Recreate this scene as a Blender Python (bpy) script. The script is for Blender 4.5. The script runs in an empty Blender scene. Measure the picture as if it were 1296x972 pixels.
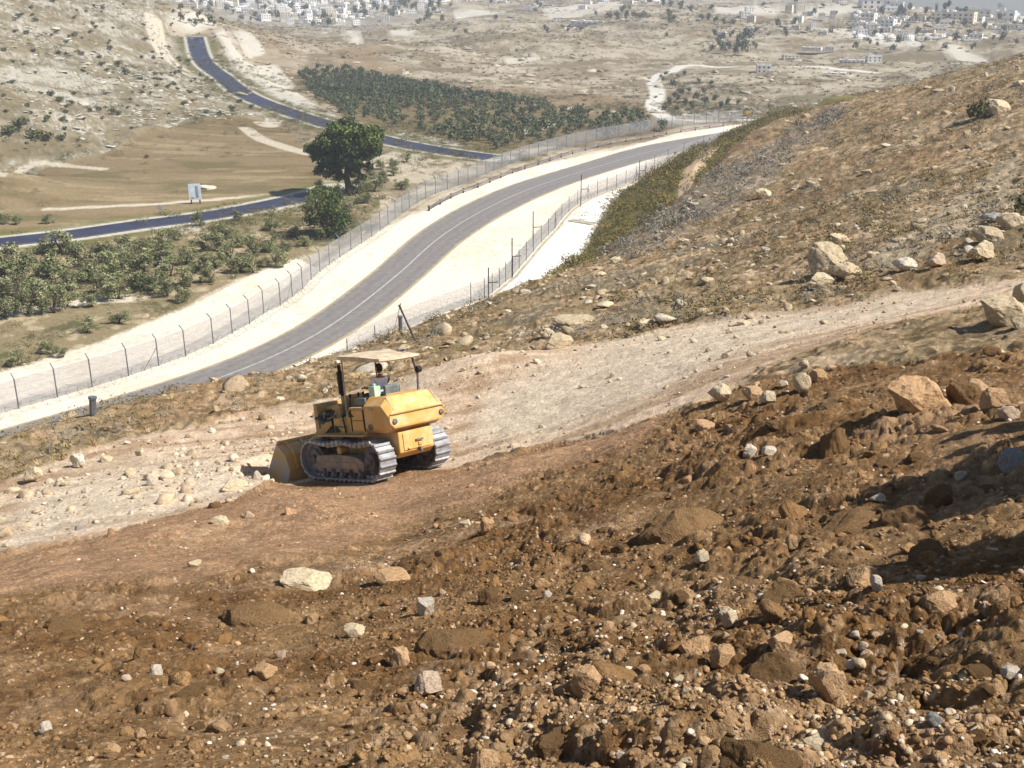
import bpy, math, random
import numpy as np
from mathutils import Vector, Matrix

# ------------------------------------------------------------------ camera, sky, sun, exposure
scn = bpy.context.scene
COL = scn.collection
PW, PH, FPX = 1296.0, 972.0, 1390.0
PITCH = math.radians(20.7)
CAMZ = 36.0
cam_d = bpy.data.cameras.new('camera')
cam_d.sensor_width = 36.0
cam_d.lens = 36.0 * FPX / PW
cam_d.clip_start = 0.1
cam_d.clip_end = 6000
cam = bpy.data.objects.new('camera', cam_d)
COL.objects.link(cam)
cam.location = (0, 0, CAMZ)
cam.rotation_euler = (math.pi / 2 - PITCH, 0, 0)
scn.camera = cam

SUN_EL = math.radians(49)
SUN_AZ = math.radians(103)          # clockwise from +Y (view direction): from the right, a little behind
world = bpy.data.worlds.new('World')
scn.world = world
world.use_nodes = True
wn = world.node_tree
for n in list(wn.nodes):
    wn.nodes.remove(n)
wo = wn.nodes.new('ShaderNodeOutputWorld')
wb = wn.nodes.new('ShaderNodeBackground')
ws = wn.nodes.new('ShaderNodeTexSky')
ws.sky_type = 'NISHITA'
ws.sun_disc = False
ws.sun_elevation = SUN_EL
ws.sun_rotation = SUN_AZ
ws.dust_density = 0.8
ws.air_density = 1.0
wb.inputs['Strength'].default_value = 0.065
wn.links.new(ws.outputs[0], wb.inputs[0])
wn.links.new(wb.outputs[0], wo.inputs[0])
sd = bpy.data.lights.new('sun', 'SUN')
sd.energy = 5.0
sd.angle = math.radians(0.5)
sd.color = (1.0, 0.965, 0.91)
sun = bpy.data.objects.new('sun', sd)
COL.objects.link(sun)
to_sun = Vector((math.sin(SUN_AZ) * math.cos(SUN_EL), math.cos(SUN_AZ) * math.cos(SUN_EL), math.sin(SUN_EL)))
sun.rotation_euler = to_sun.to_track_quat('Z', 'Y').to_euler()
sun.location = to_sun * 200
scn.view_settings.view_transform = 'Standard'
scn.view_settings.look = 'None'
scn.view_settings.gamma = 1.0
scn.view_settings.use_curve_mapping = False
scn.view_settings.exposure = 0.56
scn.cycles.max_bounces = 4
scn.cycles.diffuse_bounces = 2
scn.cycles.transparent_max_bounces = 12
scn.cycles.volume_bounces = 0
scn.cycles.use_adaptive_sampling = True
scn.cycles.adaptive_threshold = 0.02

rnd = random.Random(7)
rng = np.random.default_rng(11)

# ------------------------------------------------------------------ noise
def _hash(ix, iy, seed):
    h = (ix.astype(np.int64) * 374761393 + iy.astype(np.int64) * 668265263 + seed * 1274126177) & 0xFFFFFFFF
    h = ((h ^ (h >> 13)) * 1274126177) & 0xFFFFFFFF
    return ((h ^ (h >> 16)) & 0xFFFFFF).astype(np.float32) / float(0xFFFFFF)

def vn(x, y, seed=0):
    xi = np.floor(x); yi = np.floor(y)
    fx = (x - xi).astype(np.float32); fy = (y - yi).astype(np.float32)
    fx = fx * fx * (3 - 2 * fx); fy = fy * fy * (3 - 2 * fy)
    a = _hash(xi, yi, seed); b = _hash(xi + 1, yi, seed)
    c = _hash(xi, yi + 1, seed); d = _hash(xi + 1, yi + 1, seed)
    return (a + (b - a) * fx) * (1 - fy) + (c + (d - c) * fx) * fy

def fbm(x, y, octv=4, seed=0, gain=0.5):
    s = 0.0; amp = 1.0; tot = 0.0
    for k in range(octv):
        s = s + amp * (vn(x, y, seed + k * 17) * 2 - 1)
        tot += amp
        amp *= gain
        x, y = 1.62 * x + 1.21 * y + 3.1, -1.21 * x + 1.62 * y + 7.7
    return s / tot

def lumps(x, y, cell, seed, drop=.35):
    """rounded lumps of uneven size packed against each other: height over their cell, and an id per lump"""
    best = np.zeros(x.shape, np.float32); ident = np.zeros(x.shape, np.float32)
    xs_, ys_ = x / cell, y / cell
    xi, yi = np.floor(xs_), np.floor(ys_)
    for dx_ in (-1, 0, 1):
        for dy_ in (-1, 0, 1):
            cx_, cy_ = xi + dx_, yi + dy_
            h0 = _hash(cx_, cy_, seed); h1 = _hash(cx_, cy_, seed + 1); h2 = _hash(cx_, cy_, seed + 2); h3 = _hash(cx_, cy_, seed + 3)
            r_ = np.where(h2 < drop, 0.02, .35 + .62 * h2 * h3 + .15 * h3)
            ex, ey = xs_ - (cx_ + .2 + .6 * h0), ys_ - (cy_ + .2 + .6 * h1)
            th = h3 * 6.28; ax_ = ex * np.cos(th) + ey * np.sin(th); ay_ = (-ex * np.sin(th) + ey * np.cos(th)) * (1.1 + .6 * h0)
            q_ = 1 - (np.abs(ax_) ** 2.6 + np.abs(ay_) ** 2.6) / r_ ** 2.6
            hh = r_ * np.sqrt(np.clip(q_, 0, 1)) * (.75 + .5 * h1)
            m_ = hh > best; best = np.where(m_, hh, best); ident = np.where(m_, h1, ident)
    return best, ident

def sstep(a, b, x):
    t = np.clip((x - a) / (b - a), 0, 1)
    return t * t * (3 - 2 * t)

# ------------------------------------------------------------------ rays of the photograph (pixel of the 1296 x 972 frame)
CP, SP = math.cos(PITCH), math.sin(PITCH)
def ray(u, v):
    dx = u - PW / 2; dv = v - PH / 2
    return Vector((dx, FPX * CP - dv * SP, -FPX * SP - dv * CP))
def azt(u, v):
    r = ray(u, v)
    h = math.hypot(r.x, r.y)
    return math.atan2(r.x, r.y), r.z / h          # azimuth (from +y to +x), slope
def plane(u, v, z=0.0):
    r = ray(u, v); k = (z - CAMZ) / r.z
    return Vector((r.x * k, r.y * k, z))

# ------------------------------------------------------------------ terrain base: near hill as feature lines (u, v, distance)
ROWS = [
 [(-300,972,9.5),(0,972,7.6),(470,972,6.3),(648,972,5.9),(864,972,5.5),(1080,972,5.1),(1296,972,4.8),(1600,972,4.5)],
 [(-300,790,18),(0,790,14),(300,785,12.6),(470,780,12),(648,770,11.5),(864,760,10.3),(1080,760,8.7),(1296,760,7.5),(1600,760,7)],
 [(-500,800,28),(-300,760,27),(0,702,24),(150,667,25),(300,634,26.2),(345,614,27),(490,612,27.6),(565,592,28),(700,565,27.5),(850,522,26),(960,485,25),(1100,468,23),(1296,455,20.5),(1600,445,19)],
 [(-500,745,33),(-300,700,32),(0,615,33),(150,580,34),(330,530,38),(500,482,44),(640,460,43),(800,430,41),(1000,400,40),(1240,370,37),(1296,360,36),(1600,345,34)],
 [(-500,700,37),(-300,660,36),(0,583,37),(200,528,42),(430,462,51),(600,420,56),(760,365,62),(900,300,75),(1000,260,80),(1150,220,76),(1296,212,68),(1600,205,60)],
 [(-500,685,39.5),(-300,640,38),(0,552,41),(150,515,46),(260,484,51),(370,457,56),(430,441,59),(505,419,63),(600,386,69),(700,345,77),(765,318,86),(830,268,100),(870,232,112),(895,200,126),(925,169,142),(1000,139,150),(1100,111,150),(1200,86,146),(1296,62,142),(1600,10,140)],
]
def _row(row):
    out = []
    for (u, v, d) in row:
        r = ray(u, v).normalized() * d
        out.append((math.atan2(r.x, r.y), math.hypot(r.x, r.y), CAMZ + r.z))
    return np.array(out)
ROWP = [_row(r) for r in ROWS]

A_IN = math.radians(36)
az_grid = np.concatenate([np.linspace(-math.pi, -A_IN, 70)[:-1], np.linspace(-A_IN, A_IN, 1180), np.linspace(A_IN, math.pi, 70)[1:]])
r_grid = np.concatenate([np.geomspace(0.35, 2.9, 20)[:-1], np.geomspace(2.9, 32, 660)[:-1], np.geomspace(32, 150, 330)[:-1], np.geomspace(150, 1150, 440), np.geomspace(1150, 1650, 8)[1:]])
NA, NR = len(az_grid), len(r_grid)
lr_grid = np.log(r_grid)

def near_hill():
    az = np.clip(az_grid, ROWP[0][0, 0], ROWP[0][-1, 0])
    rr = [np.zeros(NA)]; zz = [np.full(NA, CAMZ - 1.7)]
    for P in ROWP:
        rr.append(np.interp(az, P[:, 0], P[:, 1])); zz.append(np.interp(az, P[:, 0], P[:, 2]))
    rE, zE = rr[-1], zz[-1]
    rr.append(rE * 1.06); zz.append(zE - 0.06 * rE * 0.42)
    rr.append(rE * 1.9); zz.append(zz[-1] - 0.84 * rE * 0.7)
    rr.append(rE * 1.9 + 3000); zz.append(zz[-1] * 0 - 60)
    R = np.array(rr); Z = np.array(zz)
    N = np.empty((NA, NR))
    for i in range(NA):
        N[i] = np.interp(r_grid, R[:, i], Z[:, i])
    return N

def blur(F, s0, s1):
    for ax, s in ((0, s0), (1, s1)):
        if s <= 0: continue
        k = int(3 * s)
        w = np.exp(-0.5 * (np.arange(-k, k + 1) / s) ** 2); w /= w.sum()
        pad = [(0, 0), (0, 0)]; pad[ax] = (k, k)
        G = np.pad(F, pad, mode='edge')
        out = np.zeros_like(F)
        for j, wj in enumerate(w):
            out += wj * (G[j:j + F.shape[0], :] if ax == 0 else G[:, j:j + F.shape[1]])
        F = out
    return F

AZ = az_grid[:, None] * np.ones((1, NR)); RR = r_grid[None, :] * np.ones((NA, 1))
X = np.sin(AZ) * RR; Y = np.cos(AZ) * RR
N = blur(near_hill(), 14, 9)

# ------------------------------------------------------------------ valley and far hills: heights through control points
ctl = []
def cz(u, v, d):                       # a seen point at distance d
    r = ray(u, v).normalized() * d
    ctl.append((r.x, r.y, CAMZ + r.z))
for gx in range(-160, 61, 20):
    for gy in range(60, 231, 20):
        if gx > -110 or gy < 180:
            ctl.append((gx, gy, 0.0))
for (u, v) in [(0,290),(120,275),(250,262),(200,215),(330,215),(400,190),(520,185),(620,192),(700,175),(800,168),(900,158),(930,165),(620,150),(560,130),(700,155),(480,110),(850,158),(500,140)]:
    p = plane(u, v, -1.0 if v < 160 else 0.0); ctl.append((p.x, p.y, p.z))
for c in [(-200,260,205),(0,213,212),(0,150,255),(0,100,300),(0,0,400),(100,0,430),(180,2,500),(100,100,320),(100,178,252),(200,150,282),(200,60,400),(235,45,455),(-250,50,300),
          (247,47,470),(275,95,400),(330,124,345),(410,152,292),(350,20,900),(300,38,760),(430,90,440),(400,60,600),
          (500,80,470),(600,60,570),(600,30,700),(600,0,1000),(500,0,1000),(420,0,1050),(750,100,455),(750,60,560),(750,20,750),(750,0,980),(850,120,390),(650,100,440),
          (900,100,430),(970,90,470),(970,50,600),(970,10,850),(1100,90,480),(1100,50,600),(1100,20,720),(1180,62,560),(1200,30,690),(1280,40,690),(1120,6,800),(1180,14,800),(1240,20,790),(1290,22,790),(1350,30,780)]:
    cz(*c)
for a in (-30, -23, -15):
    ctl.append((math.sin(math.radians(a)) * 640, math.cos(math.radians(a)) * 640, 8 if a > -20 else 40))
ctl.append((*[f * 1150 for f in (math.sin(.36), math.cos(.36))], -20)); ctl.append((*[f * 1150 for f in (math.sin(.44), math.cos(.44))], -25))
for (x, y, z) in [(-900, 300, 90), (-500, 60, 60), (-300, 0, 20), (-200, -150, 0), (300, 100, 0), (700, 300, 0), (900, 700, -20), (-700, 900, 40), (0, 1500, 20), (-600, 1500, 30), (300, 1500, 15)]:
    ctl.append((x, y, z))
C = np.array(ctl)
# drop near-duplicates
keep = []
for i in range(len(C)):
    if all(np.hypot(C[i, 0] - C[j, 0], C[i, 1] - C[j, 1]) > 6 for j in keep): keep.append(i)
C = C[keep]
def tps(r2):
    return 0.5 * r2 * np.log(r2 + 1e-9)
S = 100.0
cx, cy, czv = C[:, 0] / S, C[:, 1] / S, C[:, 2]
D2 = (cx[:, None] - cx) ** 2 + (cy[:, None] - cy) ** 2
n = len(C)
M = np.zeros((n + 3, n + 3)); M[:n, :n] = tps(D2) + np.eye(n) * 0.004
M[:n, n] = 1; M[:n, n + 1] = cx; M[:n, n + 2] = cy; M[n:, :n] = M[:n, n:].T
wts = np.linalg.solve(M, np.concatenate([czv, [0, 0, 0]]))
def valley_eval(x, y):
    out = wts[n] + wts[n + 1] * x / S + wts[n + 2] * y / S
    for k in range(n):
        out = out + wts[k] * tps((x / S - cx[k]) ** 2 + (y / S - cy[k]) ** 2)
    return out
# evaluate on a coarser grid, then interpolate onto the mesh grid
ia = np.unique(np.concatenate([np.arange(0, 70, 3), np.arange(69, 69 + 1180, 13), np.arange(1248, NA, 3), [NA - 1]]))
ir = np.unique(np.concatenate([np.arange(0, NR, 8), [NR - 1]]))
Vc = valley_eval(X[np.ix_(ia, ir)], Y[np.ix_(ia, ir)])
tmp = np.empty((len(ia), NR))
for k in range(len(ia)): tmp[k] = np.interp(lr_grid, lr_grid[ir], Vc[k])
V = np.empty((NA, NR))
for j in range(NR): V[:, j] = np.interp(az_grid, az_grid[ia], tmp[:, j])
far_fade = sstep(1100, 1500, RR)
V = np.clip(V, -45, 62)
V[RR < 60] = np.minimum(V[RR < 60], 0)
# the far town hill ends in a crest on the right, with the sky behind it
a0_, a1_ = azt(1095, -30)[0], azt(1180, 12)[0]
t0_, t1_ = azt(1095, -30)[1], azt(1200, 15)[1]
q_ = np.clip((az_grid - a0_) / (a1_ - a0_), 0, 1)
tcap = np.where(az_grid < a0_, 9.0, t0_ + (t1_ - t0_) * q_)[:, None]
V = np.where(RR > 560, np.minimum(V, CAMZ + RR * tcap - np.clip(RR - 830, 0, 900) * .05 * (az_grid > a0_)[:, None] - .6), V)

# ------------------------------------------------------------------ polylines in plan
def smooth_line(P, step=2.0):
    P = [np.array(p[:2], float) for p in P]
    out = []
    Q = [2 * P[0] - P[1]] + P + [2 * P[-1] - P[-2]]
    for i in range(1, len(Q) - 2):
        p0, p1, p2, p3 = Q[i - 1:i + 3]
        m = max(2, int(np.linalg.norm(p2 - p1) / step))
        for k in range(m):
            t = k / m
            out.append(0.5 * ((2 * p1) + (-p0 + p2) * t + (2 * p0 - 5 * p1 + 4 * p2 - p3) * t * t + (-p0 + 3 * p1 - 3 * p2 + p3) * t ** 3))
    out.append(P[-1])
    return np.array(out)

def line_dist(x, y, P, reach):
    """distance to polyline P, arclength index and side (+ right), only within reach of its box"""
    x = np.asarray(x, float); y = np.asarray(y, float)
    D = np.full(x.shape, 1e9); T = np.zeros(x.shape); SD = np.ones(x.shape)
    m = (x > P[:, 0].min() - reach) & (x < P[:, 0].max() + reach) & (y > P[:, 1].min() - reach) & (y < P[:, 1].max() + reach)
    xs, ys = x[m], y[m]
    d = np.full(xs.shape, 1e9); t_ = np.zeros(xs.shape); s_ = np.ones(xs.shape)
    for i in range(len(P) - 1):
        ax, ay = P[i]; bx, by = P[i + 1]
        ex, ey = bx - ax, by - ay
        L2 = ex * ex + ey * ey + 1e-12
        q = np.clip(((xs - ax) * ex + (ys - ay) * ey) / L2, 0, 1)
        qx, qy = xs - ax - q * ex, ys - ay - q * ey
        dd = np.hypot(qx, qy)
        b = dd < d
        d[b] = dd[b]; t_[b] = (i + q)[b]; s_[b] = np.sign(ex * -qy + ey * qx)[b]
    D[m] = d; T[m] = t_; SD[m] = s_
    return D, T, SD

road_px = [(0,550),(111,521),(237,483),(318,454),(389,424),(440,398),(474,373),(511,340),(548,303),(604,268),(659,246),(720,222),(779,204),(845,188),(905,175),(960,163)]
rc = [plane(*p) for p in road_px]
d0 = (rc[0] - rc[2]).normalized()
rc = [rc[0] + d0 * 60, rc[0] + d0 * 25] + rc
ROADC = smooth_line(rc, 1.5)

# ------------------------------------------------------------------ main road outline on the level valley floor
L_px = [(0,544),(111,513),(237,474),(318,443),(389,405),(480,337),(511,307),(567,270),(641,236),(733,208),(807,186),(880,173),(960,160)]
R_px = [(467,410),(537,351),(585,307),(637,273),(696,244),(752,223),(826,201),(874,190),(960,171)]
LW = [plane(*p) for p in L_px]
RW = [plane(*p) for p in R_px]
hid = []
for i in range(5):                       # the part of the right edge that the slope hides: parallel to the left edge
    a = LW[i]; t = (LW[i + 1] - LW[max(0, i - 1)]).normalized()
    hid.append(a + Vector((t.y, -t.x, 0)) * (6.6 + 0.1 * i))
RW = hid + RW
back = (LW[0] - LW[1]).normalized()
LW = [LW[0] + back * 55] + LW; RW = [RW[0] + back * 55] + RW
Lc, Rc = smooth_line(LW, 1.2), smooth_line(RW, 1.2)
def resample(P, k):
    s = np.concatenate([[0], np.cumsum(np.hypot(*np.diff(P, axis=0).T))])
    q = np.linspace(0, s[-1], k)
    return np.stack([np.interp(q, s, P[:, 0]), np.interp(q, s, P[:, 1])], 1)
def smooth1(P, k=9, it=3):
    for _ in range(it):
        Q = np.pad(P, ((k // 2, k // 2), (0, 0)), mode='edge')
        P2 = sum(Q[j:j + len(P)] for j in range(k)) / k
        P2[0], P2[-1] = P[0], P[-1]; P = P2
    return P
Rr = resample(Rc, 500)
cen, half = [], []
for p in Rr:
    dd = np.hypot(Lc[:, 0] - p[0], Lc[:, 1] - p[1]); j = int(dd.argmin())
    cen.append((p + Lc[j]) / 2); half.append(dd[j] / 2)
ROADC = smooth1(resample(np.array(cen), 300), 9, 4)
hs = np.array(half)
ROADH = smooth1(np.interp(np.linspace(0, 499, 300), np.arange(500), hs)[:, None], 15, 4)[:, 0]

def slopes_right(P):
    T = np.gradient(P, axis=0); T /= np.hypot(T[:, 0], T[:, 1])[:, None]
    return np.stack([T[:, 1], -T[:, 0]], 1)
ROADN = slopes_right(ROADC)

# bank on the right of the road, rising from the white drain
BANK = smooth_line([plane(*p) for p in [(560,470),(655,376),(700,345),(738,318),(762,272),(790,243),(850,206),(928,172),(1000,160)]], 3)
dB, _, sB = line_dist(X, Y, BANK, 90)
Vb = V.copy()
bank_h = np.where((sB > 0) & (dB < 80), np.minimum(0.5 * dB, 6 + 0.05 * dB), 0)
# corridor of the main road level at zero
dR, tR, sR = line_dist(X, Y, ROADC, 45)
cor = 1 - sstep(17, 32, dR)
V = V * (1 - cor)
V = np.where((sB > 0) & (dB < 80), V + bank_h, V)

# second road: dark asphalt, lower-left piece and the one climbing the far slope
def base_ground(u, v, F):
    a, t = azt(u, v)
    i = np.interp(a, az_grid, np.arange(NA)); i0 = int(i); f = i - i0
    col = F[i0] * (1 - f) + F[min(i0 + 1, NA - 1)] * f
    Scol = (col - CAMZ) / r_grid
    ok = np.nonzero((Scol >= t) & (r_grid > 3))[0]
    if len(ok) == 0:
        j = NR - 1; r = r_grid[j]
    else:
        j = ok[0]
        s0, s1 = Scol[j - 1], Scol[j]
        q = (t - s0) / (s1 - s0 + 1e-12)
        r = r_grid[j - 1] + np.clip(q, 0, 1) * (r_grid[j] - r_grid[j - 1])
    return Vector((math.sin(a) * r, math.cos(a) * r, CAMZ + t * r))

road2a_px = [(-90,318),(0,307),(90,297),(180,284),(249,275.5),(319,263.5),(365,254),(400,246),(425,238)]
road2b_px = [(247,47),(252,62),(262,80),(283,100),(310,118),(345,134),(395,151),(440,165),(485,177),(530,186),(580,194),(625,200)]
ROAD2 = []
for px in (road2a_px, road2b_px):
    W = [base_ground(u, v, V) for (u, v) in px]
    P = smooth_line(W, 3)
    z = np.interp(np.linspace(0, len(W) - 1, len(P)), range(len(W)), [w.z for w in W])
    z = smooth1(z[:, None], 15, 3)[:, 0]
    d, t, s = line_dist(X, Y, P, 30)
    zc = np.interp(t, np.arange(len(P)), z)
    m = 1 - sstep(7, 20, d)
    V = V * (1 - m) + zc * m
    cor = np.maximum(cor, 1 - sstep(7, 14, d))
    ROAD2.append((P, z))

H = np.maximum(N, V)
k = 1.5
H = H + np.where(np.abs(N - V) < k, (k - np.abs(N - V)) ** 2 / (4 * k), 0) * (1 - cor)
isN = sstep(-1.0, 1.5, N - V)
isN = np.where(N > V, isN, 0)

def G(u, v, F=None):
    return base_ground(u, v, H if F is None else F)

def to_al(P):
    return np.array([(math.atan2(p[0], p[1]), math.log(math.hypot(p[0], p[1]))) for p in P])
def pip(ax, ay, P):
    inside = np.zeros(ax.shape, bool)
    j = len(P) - 1
    for i in range(len(P)):
        xi, yi = P[i]; xj, yj = P[j]
        c = ((yi > ay) != (yj > ay)) & (ax < (xj - xi) * (ay - yi) / (yj - yi + 1e-15) + xi)
        inside ^= c
        j = i
    return inside
LRm = np.log(RR)
nz1 = fbm(X * 0.9 / np.maximum(RR / 30, .5), Y * 0.9 / np.maximum(RR / 30, .5), 4, 5)
nz2 = fbm(X * 0.9 / np.maximum(RR / 30, .5) + 40, Y * 0.9 / np.maximum(RR / 30, .5) + 9, 4, 9)
nz3 = fbm(X * 3.1 / np.maximum(RR / 30, .5) + 7, Y * 3.1 / np.maximum(RR / 30, .5) + 3, 3, 19)
def zone(px, kind='G', wob=1.0):
    """soft mask of a ground area whose outline is given by its corners; 'P': on the level valley floor"""
    W = [G(u, v) if kind == 'G' else plane(u, v) for (u, v) in px]
    P = to_al(W)
    lo, hi = P.min(0) - 0.05, P.max(0) + 0.05
    i0, i1 = np.searchsorted(az_grid, [lo[0], hi[0]]); j0, j1 = np.searchsorted(lr_grid, [lo[1], hi[1]])
    out = np.zeros(X.shape, np.float32)
    sl = (slice(i0, i1), slice(j0, j1))
    a, l = AZ[sl], LRm[sl]
    s = 0
    for (q, n1, n2) in ((1, nz1, nz2), (-1, nz2, nz1), (1, nz3, nz1)):
        s = s + pip(a + wob * 0.006 * q * n1[sl] + wob * 0.002 * nz3[sl], l + wob * 0.02 * n2[sl] * q, P)
    out[sl] = s / 3.0
    return out

CREST = [(-420,792),(-200,744),(-60,712),(0,702),(60,688),(120,680),(180,664),(240,650),(300,633),(330,614),(345,606),(420,600),(500,604),(568,596),(620,590),(660,575),(700,562),(780,546),(850,524),(905,508),(960,482),(1040,469),(1100,463),(1200,455),(1296,452),(1420,450)]
zone_dirt = zone(CREST + [(1420, 1150), (700, 1190), (-420, 1150)], wob=1.2)
zone_dirt = np.maximum(zone_dirt, (RR < 7.0) & (np.abs(AZ) < 2.5))
zone_track = zone([(-60,712),(-200,744),(-420,792),(-420,742),(-200,686),(-60,640),(0,612),(60,590),(150,560),(250,540),(330,520),(420,505),(520,478),(560,462),(640,458),(720,440),(800,428),(900,408),(1000,395),(1130,372),(1240,360),(1330,350),(1330,382),(1240,388),(1130,412),(1040,440),(960,470),(905,500),(850,524),(780,546),(700,562),(568,596),(420,600),(345,606),(330,614),(300,633),(240,650),(180,664),(120,680),(60,688)])
zone_pale = np.maximum(zone([(590,560),(620,500),(760,440),(900,412),(1100,385),(1230,365),(1230,378),(1100,402),(960,440),(830,500),(700,550)]), zone([(0,690),(40,620),(150,590),(250,580),(320,590),(320,612),(240,645),(120,672)], wob=1.5))
zone_grav = zone([(-150,510),(-60,488),(0,470),(60,455),(130,435),(220,395),(300,355),(375,327),(400,338),(430,318),(480,290),(545,262),(640,222),(760,192),(860,170),(960,154),(960,176),(900,187),(830,216),(800,232),(750,258),(700,305),(645,360),(600,400),(500,470),(400,540),(200,700),(-150,800)], 'P', 0.8)
zone_white = zone([(560,470),(600,400),(645,358),(700,303),(750,255),(792,236),(790,243),(762,272),(738,318),(700,345),(655,376),(600,430)], 'P', 0.6)
zone_town = zone([(200,-20),(560,-20),(540,20),(470,36),(400,38),(330,30),(250,16)], wob=3)
zone_green = np.where((sB > 0) & (dB < 34) & (N < V + 1.0), 1.0, 0.0) * sstep(-1, 2, dB)
zone_cut = zone([(868,215),(885,200),(905,178),(915,172),(912,185),(900,205),(884,228),(872,246),(862,244)], wob=1.2)
zone_thistle = zone([(700,345),(760,300),(850,262),(930,205),(960,190),(1030,150),(1080,125),(1180,88),(1180,96),(1080,140),(1030,180),(1000,215),(930,260),(860,310),(780,330)], wob=3)
zone_path = zone([(1296,195),(1240,230),(1180,275),(1130,300),(1100,330),(1080,350),(1150,340),(1200,305),(1296,270)], wob=2)
zone_field = zone([(-60,290),(-60,225),(0,222),(60,212),(130,195),(190,165),(250,152),(330,150),(372,170),(400,195),(410,240),(330,253),(250,266),(120,280),(0,300)], wob=.6)
zone_orch = zone([(375,95),(440,88),(520,103),(600,122),(700,138),(830,150),(870,160),(820,172),(700,185),(620,196),(560,183),(500,165),(440,150),(400,120)], wob=.8)
zone_brown = zone([(430,85),(450,60),(500,90),(540,105),(640,112),(760,118),(860,140),(860,152),(700,140),(600,122),(520,103)], wob=1.5)
zone_brown = np.maximum(zone_brown, zone([(380,95),(395,120),(440,150),(380,140),(340,100),(310,50),(340,40)], wob=2) * .6)
zone_strip = zone([(-60,345),(0,325),(100,303),(180,293),(319,275),(400,262),(480,250),(480,285),(430,315),(375,325),(300,352),(220,393),(130,433),(60,453),(0,468),(-60,485)], wob=.6)
zone_pads = np.zeros(X.shape, np.float32)
for pg in ([(270,45),(285,40),(300,60),(315,80),(350,100),(375,118),(400,135),(440,152),(430,156),(380,140),(340,122),(300,90)],
           [(300,45),(320,48),(335,70),(318,75)], [(325,85),(345,82),(375,108),(360,118)], [(205,17),(250,22),(275,38),(240,42),(225,30)],
           [(437,42),(452,38),(463,62),(452,66)], [(492,42),(508,36),(525,40),(515,50),(495,52)], [(500,165),(540,172),(600,187),(560,185),(505,174)],
           [(636,73),(690,72),(690,78),(640,80)], [(660,165),(720,150),(715,158),(665,172)], [(1180,56),(1215,62),(1255,72),(1240,78),(1215,72),(1195,62)],
           [(690,12),(790,5),(780,15),(700,22)], [(575,14),(640,12),(630,20),(580,20)], [(1000,14),(1080,8),(1090,16),(1010,22)], [(1030,30),(1160,50),(1150,62),(1040,40)],
           [(905,12),(990,10),(985,18),(910,18)], [(205,285),(255,282),(250,290),(215,292)]):
    zone_pads = np.maximum(zone_pads, zone(pg, wob=1.2))
def path_mask(px, w, F=None):
    P = smooth_line([G(u, v) for (u, v) in px], 3)
    d, t, s = line_dist(X, Y, P, 25)
    return 1 - sstep(w * .6, w, d + 0.5 * w * nz3 * 0.4)
zone_trail = np.maximum.reduce([path_mask(p, w) for p, w in (
    ([(192,20),(196,45),(203,65),(215,80),(232,92)], 3.2), ([(200,25),(208,60),(222,80),(238,90)], 1.6),
    ([(310,162),(330,176),(360,186),(392,195)], 2.2), ([(330,140),(345,150),(340,160),(330,155)], 2.4),
    ([(0,222),(30,214),(70,208),(130,214)], 1.3), ([(60,265),(120,262),(200,258),(300,250),(400,240)], 1.2),
    ([(0,398),(60,388),(120,378),(170,376)], 1.8), ([(440,165),(480,178),(540,190),(620,197)], 3.0))])
zone_lane = np.maximum.reduce([path_mask(p, w) for p, w in (
    ([(850,152),(838,145),(828,132),(832,118),(828,104),(832,96),(850,88),(880,80),(960,86),(1000,88),(1080,90),(1110,92)], 3.2),
    ([(850,152),(900,153),(950,150)], 3.0), ([(1060,32),(1100,40),(1130,46),(1150,55),(1160,60)], 3.0))])

# ------------------------------------------------------------------ relief
zone_dust0 = blur(zone([(345,606),(570,597),(640,582),(760,548),(850,528),(800,570),(700,600),(640,620),(600,640),(560,640),(480,670),(400,700),(250,735),(0,760),(-60,750),(-60,712),(180,664),(300,633)], wob=1.5), 3, 8)
dirt = zone_dirt; trk = np.clip(zone_track - dirt, 0, 1)
grs = np.clip(1 - dirt - trk, 0, 1) * isN
def ridged(x, y, o, s): return 1 - 2 * np.abs(fbm(x, y, o, s))
nearm = RR < 175
xs, ys = X[nearm], Y[nearm]
rel = np.zeros(xs.shape)
rs = RR[nearm]
dm, tm, gm = dirt[nearm], trk[nearm], grs[nearm]
clump = sstep(-0.15, 0.35, fbm(xs * 0.55, ys * 0.55, 2, 77))
rel += dm * sstep(3.2, 6, rs) * (0.24 * fbm(xs * 0.45, ys * 0.45, 3, 1) + (0.35 + .65 * clump) * (0.05 * fbm(xs * 1.9, ys * 1.9, 3, 2) + 0.03 * fbm(xs * 6, ys * 6, 3, 3, .65) + 0.030 * fbm(xs * 19, ys * 19, 3, 4, .7)))
# earth clods fused with the slope, three sizes, warped so that no outline is round
dn = (dm > .02) & (rs < 30) & (rs > 3)
xd, yd = xs[dn], ys[dn]
wx, wy = .10 * fbm(xd * 2.6, yd * 2.6, 4, 91, .6), .10 * fbm(xd * 2.6 + 50, yd * 2.6, 4, 92, .6)
l1, i1 = lumps(xd + wx * 1.6, yd + wy * 1.6, .62, 301, .62)
l2, i2 = lumps(xd + wx, yd + wy, .26, 311, .42)
l3, i3 = lumps(xd + wx * .6, yd + wy * .6, .115, 321, .3)
cl2 = sstep(-.25, .2, fbm(xd * .6, yd * .6, 3, 93)); smooth_ = 1 - .85 * np.clip(zone_dust0[nearm][dn], 0, 1)
lum = .86 * (l1 * .20 * sstep(-.1, .3, fbm(xd * .4 + 8, yd * .4, 2, 94)) + (l2 * .11 + .35 * np.minimum(l2, .3) * .05) * cl2 + l3 * .052 * (.45 + .55 * cl2)) * smooth_
relx = np.zeros(xs.shape); relx[dn] = lum * dm[dn] * (.55 + .45 * sstep(-.32, .05, np.arctan2(xd, yd)))
rel += relx
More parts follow.
